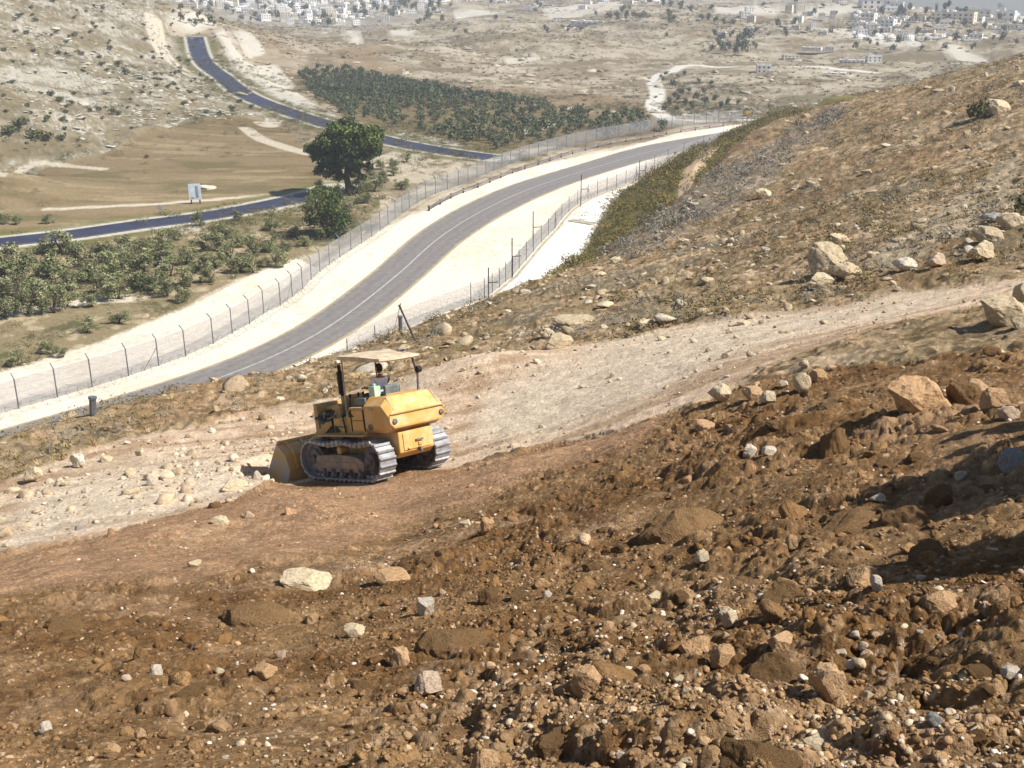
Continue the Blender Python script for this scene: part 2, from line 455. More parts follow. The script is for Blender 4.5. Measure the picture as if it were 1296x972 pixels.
LUMP = np.zeros(X.shape, np.float32); tmpl = np.zeros(xs.shape, np.float32); tmpl[dn] = np.where(l2 > .12, i2, i3) - .5; LUMP[nearm] = tmpl
# the low heap right of the machine and the rubble bank left of it
rel += tm * (.9 * np.exp(-(((xs - G(600, 480).x) / 3.2) ** 2 + ((ys - G(600, 480).y) / 2.6) ** 2)) )
rel += tm * (0.10 * fbm(xs * .35, ys * .35, 3, 11) + 0.045 * fbm(xs * 2.2, ys * 2.2, 3, 12) + .02 * fbm(xs * 8, ys * 8, 2, 14))
rel += gm * (0.35 * fbm(xs * .13, ys * .13, 3, 21) + 0.22 * fbm(xs * .6, ys * .6, 3, 22) + 0.11 * ridged(xs * 2.1, ys * 2.1, 3, 23))
Dz = np.zeros(X.shape)
Dz[nearm] = rel
# the machine stands on a level cut
MP = G(500, 598)
MR = np.array([[-.7055, -.6992, .1159], [.6542, -.7147, -.2472], [.2557, -.0986, .9617]]) if False else None
_cy, _sy, _cp, _sp, _cr, _sr = math.cos(2.393), math.sin(2.393), math.cos(.278), math.sin(.278), math.cos(.119), math.sin(.119)
MR = np.array([[_cy, -_sy, 0], [_sy, _cy, 0], [0, 0, 1]]) @ np.array([[_cp, 0, _sp], [0, 1, 0], [-_sp, 0, _cp]]) @ np.array([[1, 0, 0], [0, _cr, -_sr], [0, _sr, _cr]])
mdx, mdy = X + 3.412, Y - 25.188
mn = MR[:, 2]
mplane = 24.102 - (mn[0] * mdx + mn[1] * mdy) / mn[2]        # the level the tracks stand on
mu = mdx * math.cos(2.393) + mdy * math.sin(2.393); mv = -mdx * math.sin(2.393) + mdy * math.cos(2.393)
mplane = mplane - .28 * sstep(1.6, 2.4, mu) - .03
flat = 1 - sstep(1.0, 1.9, np.hypot(np.maximum(np.abs(mu - .7) - 1.6, 0), np.maximum(np.abs(mv) - .6, 0)))
Dz *= 1 - 0.8 * flat
# valley and far relief
fm = (1 - isN) * (1 - cor)
gorge = fbm(X * .012, Y * .012, 4, 31)
rocky = zone([(-60,240),(-60,-60),(180,-60),(186,8),(232,60),(262,100),(300,128),(340,150),(250,152),(190,165),(130,195),(60,212),(0,222)], wob=1.2)
Dz += fm * (1 - zone_field) * (1 - zone_grav) * (0.5 * fbm(X * .05, Y * .05, 4, 32) + np.clip((RR - 280) / 300, 0, 1) * (5 * gorge + 2.4 * fbm(X * .03, Y * .03, 3, 34)))
Dz += fm * rocky * (1.4 * fbm(X * .06, Y * .06, 3, 35) + 1.0 * ridged(X * .22, Y * .22, 3, 36) * sstep(0, 60, H + 20))
Dz *= 1 - np.clip(zone_grav, 0, 1) * (1 - isN) * 1.0
Z0 = H.copy()
Z = H + Dz
Z = np.where(RR < 40, Z + (mplane - H) * flat, Z)
Z = Z - zone_grav * (1 - isN) * 0.0

# ------------------------------------------------------------------ ground colours (sRGB of the thing under even light)
def lin(r, g, b):
    f = lambda c: ((c / 255 + 0.055) / 1.055) ** 2.4 if c > 10 else c / 255 / 12.92
    return np.array([f(r), f(g), f(b)])
def mixc(Cc, c, m):
    return Cc + (np.asarray(c)[None, None, :] - Cc) * np.clip(m, 0, 1)[..., None]
n_a = fbm(X * .03, Y * .03, 4, 41); n_b = fbm(X * .15, Y * .15, 4, 42); n_c = fbm(X * .7, Y * .7, 4, 43); n_d = fbm(X * 3.0, Y * 3.0, 3, 44); n_e = fbm(X * 11, Y * 11, 2, 45)
band = fbm(X * .006 + 3, Z * .55, 4, 46)
CC = np.zeros(X.shape + (3,)) + lin(158, 144, 120)
CC = mixc(CC, lin(170, 156, 130), sstep(-.1, .4, .6 * band + .5 * n_b))
CC = mixc(CC, lin(132, 116, 90), sstep(.05, .4, n_a + .6 * n_b))
CC = mixc(CC, lin(190, 178, 154), sstep(.2, .5, band * .6 + .5 * n_c + .5 * n_b) * .75)
n_m = fbm(X * .09, Y * .09, 5, 47, .72)
CC = mixc(CC, lin(128, 112, 84), sstep(.04, .22, n_m) * .75)
CC = mixc(CC, lin(192, 180, 158), sstep(.06, .24, -n_m + .3 * n_d) * .7)
CC = mixc(CC, lin(118, 112, 84), sstep(.25, .5, -band + .5 * n_b) * .6)
# rocky left slope: limestone ribs between dry scrub
streak = fbm((X + Y * .5) * .05, Z * .9, 4, 48)
CC = mixc(CC, lin(146, 134, 108), rocky)
CC = mixc(CC, lin(184, 176, 160), rocky * sstep(.02, .26, .5 * streak + .5 * n_d + .8 * n_c + .25 * n_a) * .9)
CC = mixc(CC, lin(104, 98, 74), rocky * sstep(.16, .4, -n_b + .4 * n_c) * .6)
CC = mixc(CC, lin(198, 192, 178), rocky * sstep(.16, .32, n_m + .5 * n_d) * .6)
CC = mixc(CC, lin(122, 108, 80), rocky * sstep(.05, .25, -n_m + .4 * n_d) * .7)
CC = mixc(CC, lin(140, 122, 92), zone_field)
CC = mixc(CC, lin(122, 104, 74), zone_field * sstep(-.2, .4, fbm(X * .03, Y * .09, 5, 50, .7)))
CC = mixc(CC, lin(162, 146, 114), zone_field * sstep(.05, .5, fbm(X * .06 + 5, Y * .3, 5, 51, .7)) * .8)
CC = mixc(CC, lin(104, 98, 64), zone_field * sstep(.2, .5, fbm(X * .05 + 15, Y * .12, 4, 52, .7)) * .7)
CC = mixc(CC, lin(166, 160, 150), sstep(.3, .8, blur(zone_town, 8, 5) + .5 * n_b) * .5)
CC = mixc(CC, lin(128, 112, 80), zone_orch)
CC = mixc(CC, lin(142, 120, 90), blur(zone_brown, 6, 6) * .8)
CC = mixc(CC, lin(136, 122, 92), zone_strip)
CC = mixc(CC, lin(180, 164, 134), zone_strip * sstep(.2, .5, n_c + .5 * n_b) * .8)
CC = mixc(CC, lin(96, 92, 62), zone_strip * sstep(.05, .35, -n_b + .5 * n_d))
CC = mixc(CC, lin(212, 204, 188), zone_pads * .85)
CC = mixc(CC, lin(205, 194, 172), zone_trail * .9)
CC = mixc(CC, lin(222, 216, 204), zone_lane * .95)
# verges of the dark road
for P, z in ROAD2:
    d, t, s = line_dist(X, Y, P, 14)
    CC = mixc(CC, lin(106, 104, 58), (1 - sstep(5.5, 9, d + n_b * 2)) * .75)
    CC = mixc(CC, lin(200, 192, 176), (1 - sstep(4.0, 4.8, d)) * .9)
# near hill: dry grass over stony soil
nh = isN[..., None]
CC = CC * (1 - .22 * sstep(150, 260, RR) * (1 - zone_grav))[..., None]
g0 = np.zeros(X.shape + (3,)) + lin(158, 138, 106)
g0 = mixc(g0, lin(134, 116, 82), sstep(-.1, .35, n_b + .4 * n_c))
g0 = mixc(g0, lin(178, 150, 116), sstep(.0, .4, n_c - .3 * n_b))
g0 = mixc(g0, lin(150, 120, 88), sstep(.05, .3, fbm(X * .16 + 30, Y * .16, 4, 82, .6)) * .6)
g0 = mixc(g0, lin(198, 174, 142), sstep(.16, .36, fbm(X * .3 + 60, Y * .3, 4, 83, .65)) * .8)
g0 = mixc(g0, lin(112, 94, 66), sstep(.02, .35, n_d + .5 * n_c) * .8)
g0 = mixc(g0, lin(126, 118, 100), sstep(.1, .4, fbm(X * .22 + 9, Y * .22, 4, 81, .7)) * .6)
g0 = mixc(g0, lin(196, 180, 150), sstep(.3, .5, n_e * .35 - n_d * .5 + .35 * n_c) * .7)
thm = sstep(.35, .75, blur(zone_thistle, 5, 5) + .5 * n_c)
g0 = mixc(g0, lin(132, 126, 120), thm * .35)
g0 = mixc(g0, lin(176, 162, 136), sstep(.35, .8, blur(zone_path, 6, 6) + .45 * n_c) * .75)
g0 = mixc(g0, lin(186, 158, 124), zone_cut * .9)
g0 = g0 * np.array([1.0, .985, .99])
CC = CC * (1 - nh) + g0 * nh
CC = mixc(CC, lin(110, 104, 52), zone_green * .95)
CC = mixc(CC, lin(140, 118, 70), zone_green * sstep(.05, .35, n_c) * .8)
CC = mixc(CC, lin(206, 176, 142), sstep(.3, .7, blur(zone_cut, 2, 2) + .3 * n_d) * .9)
gr = zone_grav * (1 - isN)
CC = mixc(CC, lin(228, 215, 195), gr)
CC = mixc(CC, lin(212, 196, 172), gr * sstep(-.1, .5, n_b) * .6)
CC = mixc(CC, lin(196, 180, 154), gr * sstep(.2, .5, fbm(X * 1.1, Y * 1.1, 4, 66, .7)) * .6)
CC = mixc(CC, lin(238, 233, 222), zone_white * (1 - isN))
# track
tc = np.zeros(X.shape + (3,)) + lin(212, 186, 158)
tc = mixc(tc, lin(186, 156, 126), sstep(.0, .45, n_c + .3 * n_b))
tc = mixc(tc, lin(204, 186, 160), sstep(.05, .4, n_b + .4 * n_d) * .8)
along = fbm((X * .35 + Y * .15) * .35, (Y - .18 * X) * 1.6, 4, 60)
tc = mixc(tc, lin(160, 130, 98), sstep(.06, .3, along) * .7)
tc = mixc(tc, lin(214, 198, 174), blur(zone_pale, 6, 8) * .7)
tc = mixc(tc, lin(176, 150, 122), sstep(.2, .45, n_e * .6 + n_d * .5) * .45)
CC = mixc(CC, 0 * lin(0, 0, 0), 0 * trk)
CC = CC * (1 - trk[..., None]) + tc * trk[..., None]
# brown earth
dc = np.zeros(X.shape + (3,)) + lin(142, 114, 80)
dc = mixc(dc, lin(124, 95, 62), sstep(-.15, .35, fbm(X * .5, Y * .5, 3, 70)))
dc = mixc(dc, lin(166, 138, 106), sstep(.1, .5, fbm(X * .8 + 9, Y * .8, 4, 71)) * .7)
dc = mixc(dc, lin(114, 84, 54), sstep(.12, .45, n_d) * .6)
dust = zone_dust0 + 0 * zone([(345,606),(570,597),(680,570),(640,620),(600,640),(560,640),(480,670),(400,700),(250,735),(0,760),(-60,750),(-60,712),(180,664),(300,633)], wob=1.5)
dc = mixc(dc, lin(168, 136, 106), zone_dust0 * .8)
stony = np.maximum(zone([(400,740),(470,690),(560,645),(660,650),(560,690),(480,730)], wob=3), zone([(700,790),(1000,720),(1300,760),(1300,1000),(300,1000),(200,900),(480,850)], wob=4) * .6)
stony = np.maximum(stony, zone([(190,690),(240,665),(330,655),(300,680),(220,700)], wob=3) * .8)
dc = mixc(dc, lin(176, 152, 122), stony * sstep(.0, .4, n_e * .6 + n_d * .5) * .8)
dc = mixc(dc, lin(205, 180, 150), sstep(.48, .62, fbm(X * 24, Y * 24, 2, 73)) * .7)
dc = dc * (1 + .34 * LUMP[..., None]) * np.array([.97, .93, .90]) * (1 + .10 * zone_dust0[..., None])
CC = CC * (1 - dirt[..., None]) + dc * dirt[..., None]

# ------------------------------------------------------------------ mesh helpers
def new_mesh_obj(name, co, faces, mat, parent=None, cols=None, smooth=False, uniform=None):
    """co (n,3); faces: (m,3|4) int array"""
    co = np.ascontiguousarray(co, np.float32); faces = np.ascontiguousarray(faces, np.int32)
    me = bpy.data.meshes.new(name)
    k = faces.shape[1]
    me.vertices.add(len(co)); me.vertices.foreach_set('co', co.ravel())
    me.loops.add(faces.size); me.loops.foreach_set('vertex_index', faces.ravel())
    me.polygons.add(len(faces))
    me.polygons.foreach_set('loop_start', np.arange(0, faces.size, k, dtype=np.int32))
    me.polygons.foreach_set('loop_total', np.full(len(faces), k, np.int32))
    if smooth: me.polygons.foreach_set('use_smooth', np.ones(len(faces), bool))
    me.update(calc_edges=True)
    if cols is not None:
        at = me.color_attributes.new('Col', 'FLOAT_COLOR', 'POINT')
        c4 = np.ones((len(co), 4), np.float32); c4[:, :3] = cols
        at.data.foreach_set('color', c4.ravel())
    if mat is not None: me.materials.append(mat)
    o = bpy.data.objects.new(name, me)
    COL.objects.link(o)
    if parent is not None: o.parent = parent
    return o
def tag(o, label=None, cat=None, group=None, kind=None):
    if label: o['label'] = label
    if cat: o['category'] = cat
    if group: o['group'] = group
    if kind: o['kind'] = kind
    return o

# ------------------------------------------------------------------ materials
MATS = {}
def nodes(name):
    m = bpy.data.materials.new(name); m.use_nodes = True
    nt = m.node_tree
    b = nt.nodes['Principled BSDF']
    b.inputs['Specular IOR Level'].default_value = 0.25
    return m, nt, b
def nnoise(nt, scale, detail=4, rough=.6, vec=None):
    n = nt.nodes.new('ShaderNodeTexNoise'); n.inputs['Scale'].default_value = scale
    n.inputs['Detail'].default_value = detail; n.inputs['Roughness'].default_value = rough
    if vec: nt.links.new(vec, n.inputs['Vector'])
    return n
def varmat(name, rgb, var=.25, scale=6, rough=.8, metal=0.0, bump=0.0, bscale=20, rgb2=None, attr=False, lo=.4, hi=.62, spec=None, info=0.0):
    """base colour broken up by noise towards rgb2; attr: multiplied by the vertex colour"""
    if name in MATS: return MATS[name]
    m, nt, b = nodes(name)
    tc_ = nt.nodes.new('ShaderNodeTexCoord'); vec = tc_.outputs['Object']
    n = nnoise(nt, scale, 5, .65, vec)
    mr = nt.nodes.new('ShaderNodeMapRange'); mr.inputs[1].default_value = lo; mr.inputs[2].default_value = hi
    nt.links.new(n.outputs['Fac'], mr.inputs[0])
    mx = nt.nodes.new('ShaderNodeMix'); mx.data_type = 'RGBA'
    c = list(rgb) + [1]
    c2 = list(rgb2) + [1] if rgb2 is not None else [x * (1 - var) for x in rgb] + [1]
    mx.inputs[6].default_value = c; mx.inputs[7].default_value = c2
    nt.links.new(mr.outputs[0], mx.inputs[0])
    out = mx.outputs[2]
    if attr:
        at = nt.nodes.new('ShaderNodeAttribute'); at.attribute_name = 'Col'
        mu = nt.nodes.new('ShaderNodeMix'); mu.data_type = 'RGBA'; mu.blend_type = 'MULTIPLY'; mu.inputs[0].default_value = 1
        nt.links.new(out, mu.inputs[6]); nt.links.new(at.outputs['Color'], mu.inputs[7]); out = mu.outputs[2]
    if info:
        oi = nt.nodes.new('ShaderNodeObjectInfo')
        hv = nt.nodes.new('ShaderNodeHueSaturation')
        r1 = nt.nodes.new('ShaderNodeMapRange'); r1.inputs[3].default_value = 1 - info; r1.inputs[4].default_value = 1 + info
        nt.links.new(oi.outputs['Random'], r1.inputs[0]); nt.links.new(r1.outputs[0], hv.inputs['Value'])
        nt.links.new(out, hv.inputs['Color']); out = hv.outputs['Color']
    nt.links.new(out, b.inputs['Base Color'])
    b.inputs['Roughness'].default_value = rough; b.inputs['Metallic'].default_value = metal
    if spec is not None: b.inputs['Specular IOR Level'].default_value = spec
    if bump:
        n2 = nnoise(nt, bscale, 4, .6, vec)
        bp = nt.nodes.new('ShaderNodeBump'); bp.inputs['Strength'].default_value = min(1, bump); bp.inputs['Distance'].default_value = 1.0 / bscale * bump
        nt.links.new(n2.outputs['Fac'], bp.inputs['Height']); nt.links.new(bp.outputs[0], b.inputs['Normal'])
    MATS[name] = m
    return m

def terrain_material():
    m, nt, b = nodes('ground_soil')
    b.inputs['Roughness'].default_value = .95; b.inputs['Specular IOR Level'].default_value = .05
    at = nt.nodes.new('ShaderNodeAttribute'); at.attribute_name = 'Col'
    tc_ = nt.nodes.new('ShaderNodeTexCoord'); vec = tc_.outputs['Object']
    ns = [nnoise(nt, s, 5, .7, vec) for s in (14, 1.6)]
    prev = at.outputs['Color']
    for n, (a, c) in zip(ns, ((.62, 1.38), (.78, 1.22))):
        mr = nt.nodes.new('ShaderNodeMapRange'); mr.inputs[1].default_value = .3; mr.inputs[2].default_value = .7
        mr.inputs[3].default_value = a; mr.inputs[4].default_value = c
        nt.links.new(n.outputs['Fac'], mr.inputs[0])
        mu = nt.nodes.new('ShaderNodeVectorMath'); mu.operation = 'SCALE'
        nt.links.new(prev, mu.inputs[0]); nt.links.new(mr.outputs[0], mu.inputs['Scale']); prev = mu.outputs[0]
    nt.links.new(prev, b.inputs['Base Color'])
    n1 = nnoise(nt, 9, 6, .75, vec); n2 = nnoise(nt, 40, 3, .7, vec)
    ad = nt.nodes.new('ShaderNodeMath'); ad.operation = 'MULTIPLY_ADD'; ad.inputs[1].default_value = .25
    nt.links.new(n2.outputs['Fac'], ad.inputs[0]); nt.links.new(n1.outputs['Fac'], ad.inputs[2])
    bp = nt.nodes.new('ShaderNodeBump'); bp.inputs['Strength'].default_value = .9; bp.inputs['Distance'].default_value = .09
    nt.links.new(ad.outputs[0], bp.inputs['Height']); nt.links.new(bp.outputs[0], b.inputs['Normal'])
    return m
GROUND_MAT = terrain_material()
MATS['ground'] = GROUND_MAT

# ------------------------------------------------------------------ terrain mesh (one sheet round the camera, out to the far hills)
idx = np.arange(NA * NR, dtype=np.int32).reshape(NA, NR)
q = np.stack([idx[:-1, :-1], idx[1:, :-1], idx[1:, 1:], idx[:-1, 1:]], -1).reshape(-1, 4)[:, ::-1]
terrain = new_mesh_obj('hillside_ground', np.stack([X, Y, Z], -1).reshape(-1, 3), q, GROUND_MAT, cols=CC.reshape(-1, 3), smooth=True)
tag(terrain, 'dry brown hillside falling to a pale stony valley with far slopes', kind='structure')

def ground_z(x, y):
    """true height of the finished ground"""
    a = np.arctan2(x, y); r = np.hypot(x, y)
    i = np.interp(a, az_grid, np.arange(NA)); j = np.interp(np.log(r), lr_grid, np.arange(NR))
    i0 = np.minimum(i.astype(int) if hasattr(i, 'astype') else int(i), NA - 2); j0 = np.minimum(j.astype(int) if hasattr(j, 'astype') else int(j), NR - 2)
    fi, fj = i - i0, j - j0
    return (Z[i0, j0] * (1 - fi) + Z[i0 + 1, j0] * fi) * (1 - fj) + (Z[i0, j0 + 1] * (1 - fi) + Z[i0 + 1, j0 + 1] * fi) * fj
def GZ(u, v):
    p = base_ground(u, v, Z)
    return p

# ------------------------------------------------------------------ road surfaces
def ribbon(P, Nn, z, offs, name, mat, kind='structure', cols=None):
    """strip through plan line P, with cross-section offsets offs (to the right) per station"""
    offs = np.asarray(offs)
    if offs.ndim == 1: offs = np.tile(offs, (len(P), 1))
    k = offs.shape[1]
    co = np.zeros((len(P), k, 3))
    co[:, :, :2] = P[:, None, :] + Nn[:, None, :] * offs[..., None]
    co[:, :, 2] = np.asarray(z)[:, None] if np.ndim(z) else z
    ii = np.arange(len(P) * k).reshape(len(P), k)
    f = np.stack([ii[:-1, :-1], ii[:-1, 1:], ii[1:, 1:], ii[1:, :-1]], -1).reshape(-1, 4)
    o = new_mesh_obj(name, co.reshape(-1, 3), f, mat, cols=cols)
    if kind: o['kind'] = kind
    return o
asph = varmat('worn_asphalt', lin(126, 121, 116), scale=1.3, rgb2=lin(112, 107, 104), rough=.85, bump=.3, bscale=30, attr=True)
tarm = varmat('dark_asphalt', lin(46, 48, 66), scale=.2, rgb2=lin(56, 58, 76), rough=.6, spec=.4)
ylw = varmat('yellow_paint', lin(176, 158, 98), scale=1.5, rgb2=lin(150, 138, 112), rough=.8)
wht = varmat('white_paint', lin(176, 174, 170), scale=1.2, rgb2=lin(150, 148, 146), rough=.8)
_q = np.linspace(-1, 1, 25); _s = np.arange(len(ROADC))[:, None]
_wear = 1 + .10 * np.exp(-((np.abs(np.abs(_q)[None] - .5) - .17) / .09) ** 2) - .05 * np.exp(-((np.abs(_q)[None] - .5) / .1) ** 2) + .07 * fbm(_s * .06 + 0 * _q[None], _q[None] * 5 + 0 * _s, 4, 97, .6)
_edge = sstep(.86, 1.0, np.abs(_q)[None] + .10 * fbm(_s * .9 + 0 * _q[None], _q[None] * 2 + 0 * _s, 3, 98))
_rc = _wear[..., None] * np.ones(3) * (1 - _edge[..., None]) + _edge[..., None] * np.array([2.3, 2.1, 1.85])
ribbon(ROADC, ROADN, 0.03, ROADH[:, None] * _q[None], 'patrol_road', asph, cols=_rc.reshape(-1, 3))['label'] = 'worn grey asphalt patrol road curving through white gravel'
ribbon(ROADC, ROADN, 0.042, np.stack([-ROADH + .12, -ROADH + .34], 1), 'road_edge_line', ylw)
ribbon(ROADC, ROADN, 0.042, np.stack([ROADH - .34, ROADH - .12], 1), 'road_edge_line', ylw)
ribbon(ROADC, ROADN, 0.042, np.stack([0 * ROADH - .11, 0 * ROADH + .11], 1), 'road_centre_line', wht)
for kk, (P, z) in enumerate(ROAD2):
    Nn = slopes_right(P)
    w = 3.0 if kk == 0 else 3.3
    ribbon(P, Nn, z + .06, np.array([-w, 0, w]), 'valley_road', tarm)
    ribbon(P, Nn, z + .075, np.array([-w + .15, -w + .27]), 'road_edge_line', wht)
    ribbon(P, Nn, z + .075, np.array([w - .27, w - .15]), 'road_edge_line', wht)

# ------------------------------------------------------------------ shape collector for built things
class MB:
    def __init__(self): self.v = []; self.f = []
    def add(self, vs, fs):
        o = len(self.v); self.v += [tuple(p) for p in vs]; self.f += [tuple(i + o for i in f) for f in fs]; return self
    def box(self, x0, x1, y0, y1, z0, z1):
        return self.add([(x0,y0,z0),(x1,y0,z0),(x1,y1,z0),(x0,y1,z0),(x0,y0,z1),(x1,y0,z1),(x1,y1,z1),(x0,y1,z1)],
                        [(0,3,2,1),(4,5,6,7),(0,1,5,4),(1,2,6,5),(2,3,7,6),(3,0,4,7)])
    def prism_y(self, prof, y0, y1):
        """closed profile of (x,z) corners pulled from y0 to y1"""
        n_ = len(prof)
        return self.add([(x, y0, z) for x, z in prof] + [(x, y1, z) for x, z in prof],
                        [tuple(range(n_))[::-1], tuple(range(n_, 2 * n_))] + [(i, (i + 1) % n_, (i + 1) % n_ + n_, i + n_) for i in range(n_)])
    def loft(self, rings, cap=True):
        n_ = len(rings[0]); vs = [p for r in rings for p in r]; fs = []
        for k_ in range(len(rings) - 1):
            for i in range(n_):
                a, b = k_ * n_ + i, k_ * n_ + (i + 1) % n_
                fs.append((a, b, b + n_, a + n_))
        if cap: fs += [tuple(range(n_))[::-1], tuple(range((len(rings) - 1) * n_, len(rings) * n_))]
        return self.add(vs, fs)
    def tube(self, pts, rad, n_=8, cap=True):
        pts = [Vector(p) for p in pts]
        rad = rad if hasattr(rad, '__len__') else [rad] * len(pts)
        rings = []
        up = Vector((0, 0, 1))
        for i, p in enumerate(pts):
            t = (pts[min(i + 1, len(pts) - 1)] - pts[max(i - 1, 0)]).normalized()
            a = t.cross(up if abs(t.z) < .95 else Vector((1, 0, 0))).normalized(); b = t.cross(a).normalized()
            rings.append([p + (a * math.cos(q_) + b * math.sin(q_)) * rad[i] for q_ in [2 * math.pi * j / n_ for j in range(n_)]])
        return self.loft(rings, cap)
    def disc_y(self, x, z, r, y0, y1, n_=20, holes=0):
        return self.prism_y([(x + r * math.cos(2 * math.pi * i / n_), z + r * math.sin(2 * math.pi * i / n_)) for i in range(n_)], y0, y1)
    def bar(self, a, b, w, h=None):
        """rectangular bar between two points"""
        a, b = Vector(a), Vector(b); h = h or w
        t = (b - a).normalized(); s = t.cross(Vector((0, 0, 1)) if abs(t.z) < .95 else Vector((1, 0, 0))).normalized(); u_ = s.cross(t).normalized()
        c = []
        for p in (a, b):
            c += [p - s * w / 2 - u_ * h / 2, p + s * w / 2 - u_ * h / 2, p + s * w / 2 + u_ * h / 2, p - s * w / 2 + u_ * h / 2]
        return self.add(c, [(0,3,2,1),(4,5,6,7),(0,1,5,4),(1,2,6,5),(2,3,7,6),(3,0,4,7)])
    def build(self, name, mat, parent=None, bevel=0.0, smooth=False):
        me = bpy.data.meshes.new(name); me.from_pydata(self.v, [], self.f); me.update()
        if isinstance(mat, (list, tuple)):
            for m_ in mat: me.materials.append(m_)
        else: me.materials.append(mat)
        if smooth: me.polygons.foreach_set('use_smooth', [True] * len(me.polygons))
        o = bpy.data.objects.new(name, me); COL.objects.link(o)
        if parent is not None: o.parent = parent
        if bevel:
            bv = o.modifiers.new('edge', 'BEVEL'); bv.width = bevel; bv.segments = 2; bv.limit_method = 'ANGLE'; bv.angle_limit = .6
        return o
def empty(name, loc=(0, 0, 0), rz=0.0):
    o = bpy.data.objects.new(name, None); COL.objects.link(o); o.empty_display_size = .2
    o.location = loc; o.rotation_euler = (0, 0, rz); return o
def copy_tree(o, kids, loc, rz=0.0, sc=1.0):
    c = o.copy(); COL.objects.link(c); c.location = loc; c.rotation_euler = (0, 0, rz); c.scale = (sc,) * 3 if not hasattr(sc, '__len__') else sc
    for ch in kids.get(o.name, ()):
        d = ch.copy(); COL.objects.link(d); d.parent = c
        for g_ in kids.get(ch.name, ()):
            e = g_.copy(); COL.objects.link(e); e.parent = d
    return c

def samp(F_, x, y):
    a = np.arctan2(x, y); r = np.hypot(x, y)
    i = np.clip(np.round(np.interp(a, az_grid, np.arange(NA))).astype(int), 0, NA - 1)
    j = np.clip(np.round(np.interp(np.log(r), lr_grid, np.arange(NR))).astype(int), 0, NR - 1)
    return F_[i, j]
def px_m(p):                         # pixels per metre at a point
    return FPX / (Vector(p) - Vector((0, 0, CAMZ))).length
def to_px(p):
    x, y, z = p[0], p[1], p[2] - CAMZ
    f = y * CP - z * SP; up = y * SP + z * CP
    return PW / 2 + FPX * x / f, PH / 2 - FPX * up / f

# ------------------------------------------------------------------ stones
def ico(sub):
    import bmesh
    bm = bmesh.new(); bmesh.ops.create_icosphere(bm, subdivisions=sub, radius=1)
    v = np.array([p.co[:] for p in bm.verts]); f = np.array([[q_.index for q_ in p.verts] for p in bm.faces]); bm.free()
    return v, f
ICO = {s: ico(s) for s in (1, 2, 3, 4)}
def rock_shape(sub, seed, cuts=9, rough=.10):
    r_ = np.random.default_rng(seed)
    v, f = ICO[sub]; v = v.copy()
    for k_ in range(cuts):
        nrm = r_.normal(size=3); nrm /= np.linalg.norm(nrm); d = r_.uniform(.45, .85)
        o = v @ nrm - d; m_ = o > 0
        v[m_] -= o[m_, None] * nrm * .92
    s = 0
    for q_, am in ((1.7, 1), (3.9, .5), (8.3, .28)):
        s = s + am * np.sin(v[:, 0] * q_ * 1.3 + seed) * np.sin(v[:, 1] * q_ * 1.1 + 1.7 * seed) * np.sin(v[:, 2] * q_ + 2.3)
    v *= (1 + rough * s)[:, None]
    if sub >= 3:
        tz = fbm(v[:, 0] * 2.1 + seed, v[:, 1] * 2.1 + v[:, 2] * 1.7, 4, seed, .65) + .6 * fbm(v[:, 0] * 6 + v[:, 2] * 5, v[:, 1] * 6 - v[:, 2] * 4, 3, seed + 5, .7)
        v *= (1 + (.13 if sub == 4 else .08) * tz)[:, None]
    v /= np.abs(v).max(0)
    return v, f
stone_mat = varmat('limestone', (.92, .92, .92), scale=7, rgb2=(.62, .58, .52), rough=.9, bump=.6, bscale=14, attr=True, spec=.1)
clod_mat = varmat('earth_clod', (1.15, 1.15, 1.15), scale=14, rgb2=(.86, .84, .80), rough=.95, bump=1.0, bscale=26, attr=True, spec=.05)

def scatter(name, pos, size, shapes, mat, cols, flat=(.45, .8), sink=.25, seed=1, elong=(.75, 1.3), tilt=.35, smooth=False):
    """many small solids in one mesh"""
    r_ = np.random.default_rng(seed); n_ = len(pos)
    which = r_.integers(0, len(shapes), n_)
    co_l, f_l, c_l = [], [], []; off = 0
    for k_, (sv, sf) in enumerate(shapes):
        ix = np.nonzero(which == k_)[0]
        if len(ix) == 0: continue
        m_ = len(ix)
        sc = np.stack([size[ix] * r_.uniform(*elong, m_), size[ix] * r_.uniform(*elong, m_), size[ix] * r_.uniform(*flat, m_)], 1)
        a = r_.uniform(0, 2 * math.pi, m_); tx = r_.normal(0, tilt, m_); ty = r_.normal(0, tilt, m_)
        ca, sa = np.cos(a), np.sin(a)
        p = sv[None] * sc[:, None, :]
        # tilt about x then y, then spin about z
        y_, z_ = p[..., 1] * np.cos(tx)[:, None] - p[..., 2] * np.sin(tx)[:, None], p[..., 1] * np.sin(tx)[:, None] + p[..., 2] * np.cos(tx)[:, None]
        x_, z2 = p[..., 0] * np.cos(ty)[:, None] + z_ * np.sin(ty)[:, None], -p[..., 0] * np.sin(ty)[:, None] + z_ * np.cos(ty)[:, None]
        P = np.stack([x_ * ca[:, None] - y_ * sa[:, None], x_ * sa[:, None] + y_ * ca[:, None], z2], -1)
        P += pos[ix][:, None, :]; P[..., 2] += (sc[:, 2] * (1 - 2 * sink))[:, None]
        nv = len(sv)
        co_l.append(P.reshape(-1, 3)); c_l.append(np.repeat(cols[ix], nv, 0))
        f_l.append((sf[None] + (np.arange(m_) * nv)[:, None, None]).reshape(-1, sf.shape[1]) + off); off += m_ * nv
    return new_mesh_obj(name, np.concatenate(co_l), np.concatenate(f_l), mat, cols=np.concatenate(c_l), smooth=smooth)

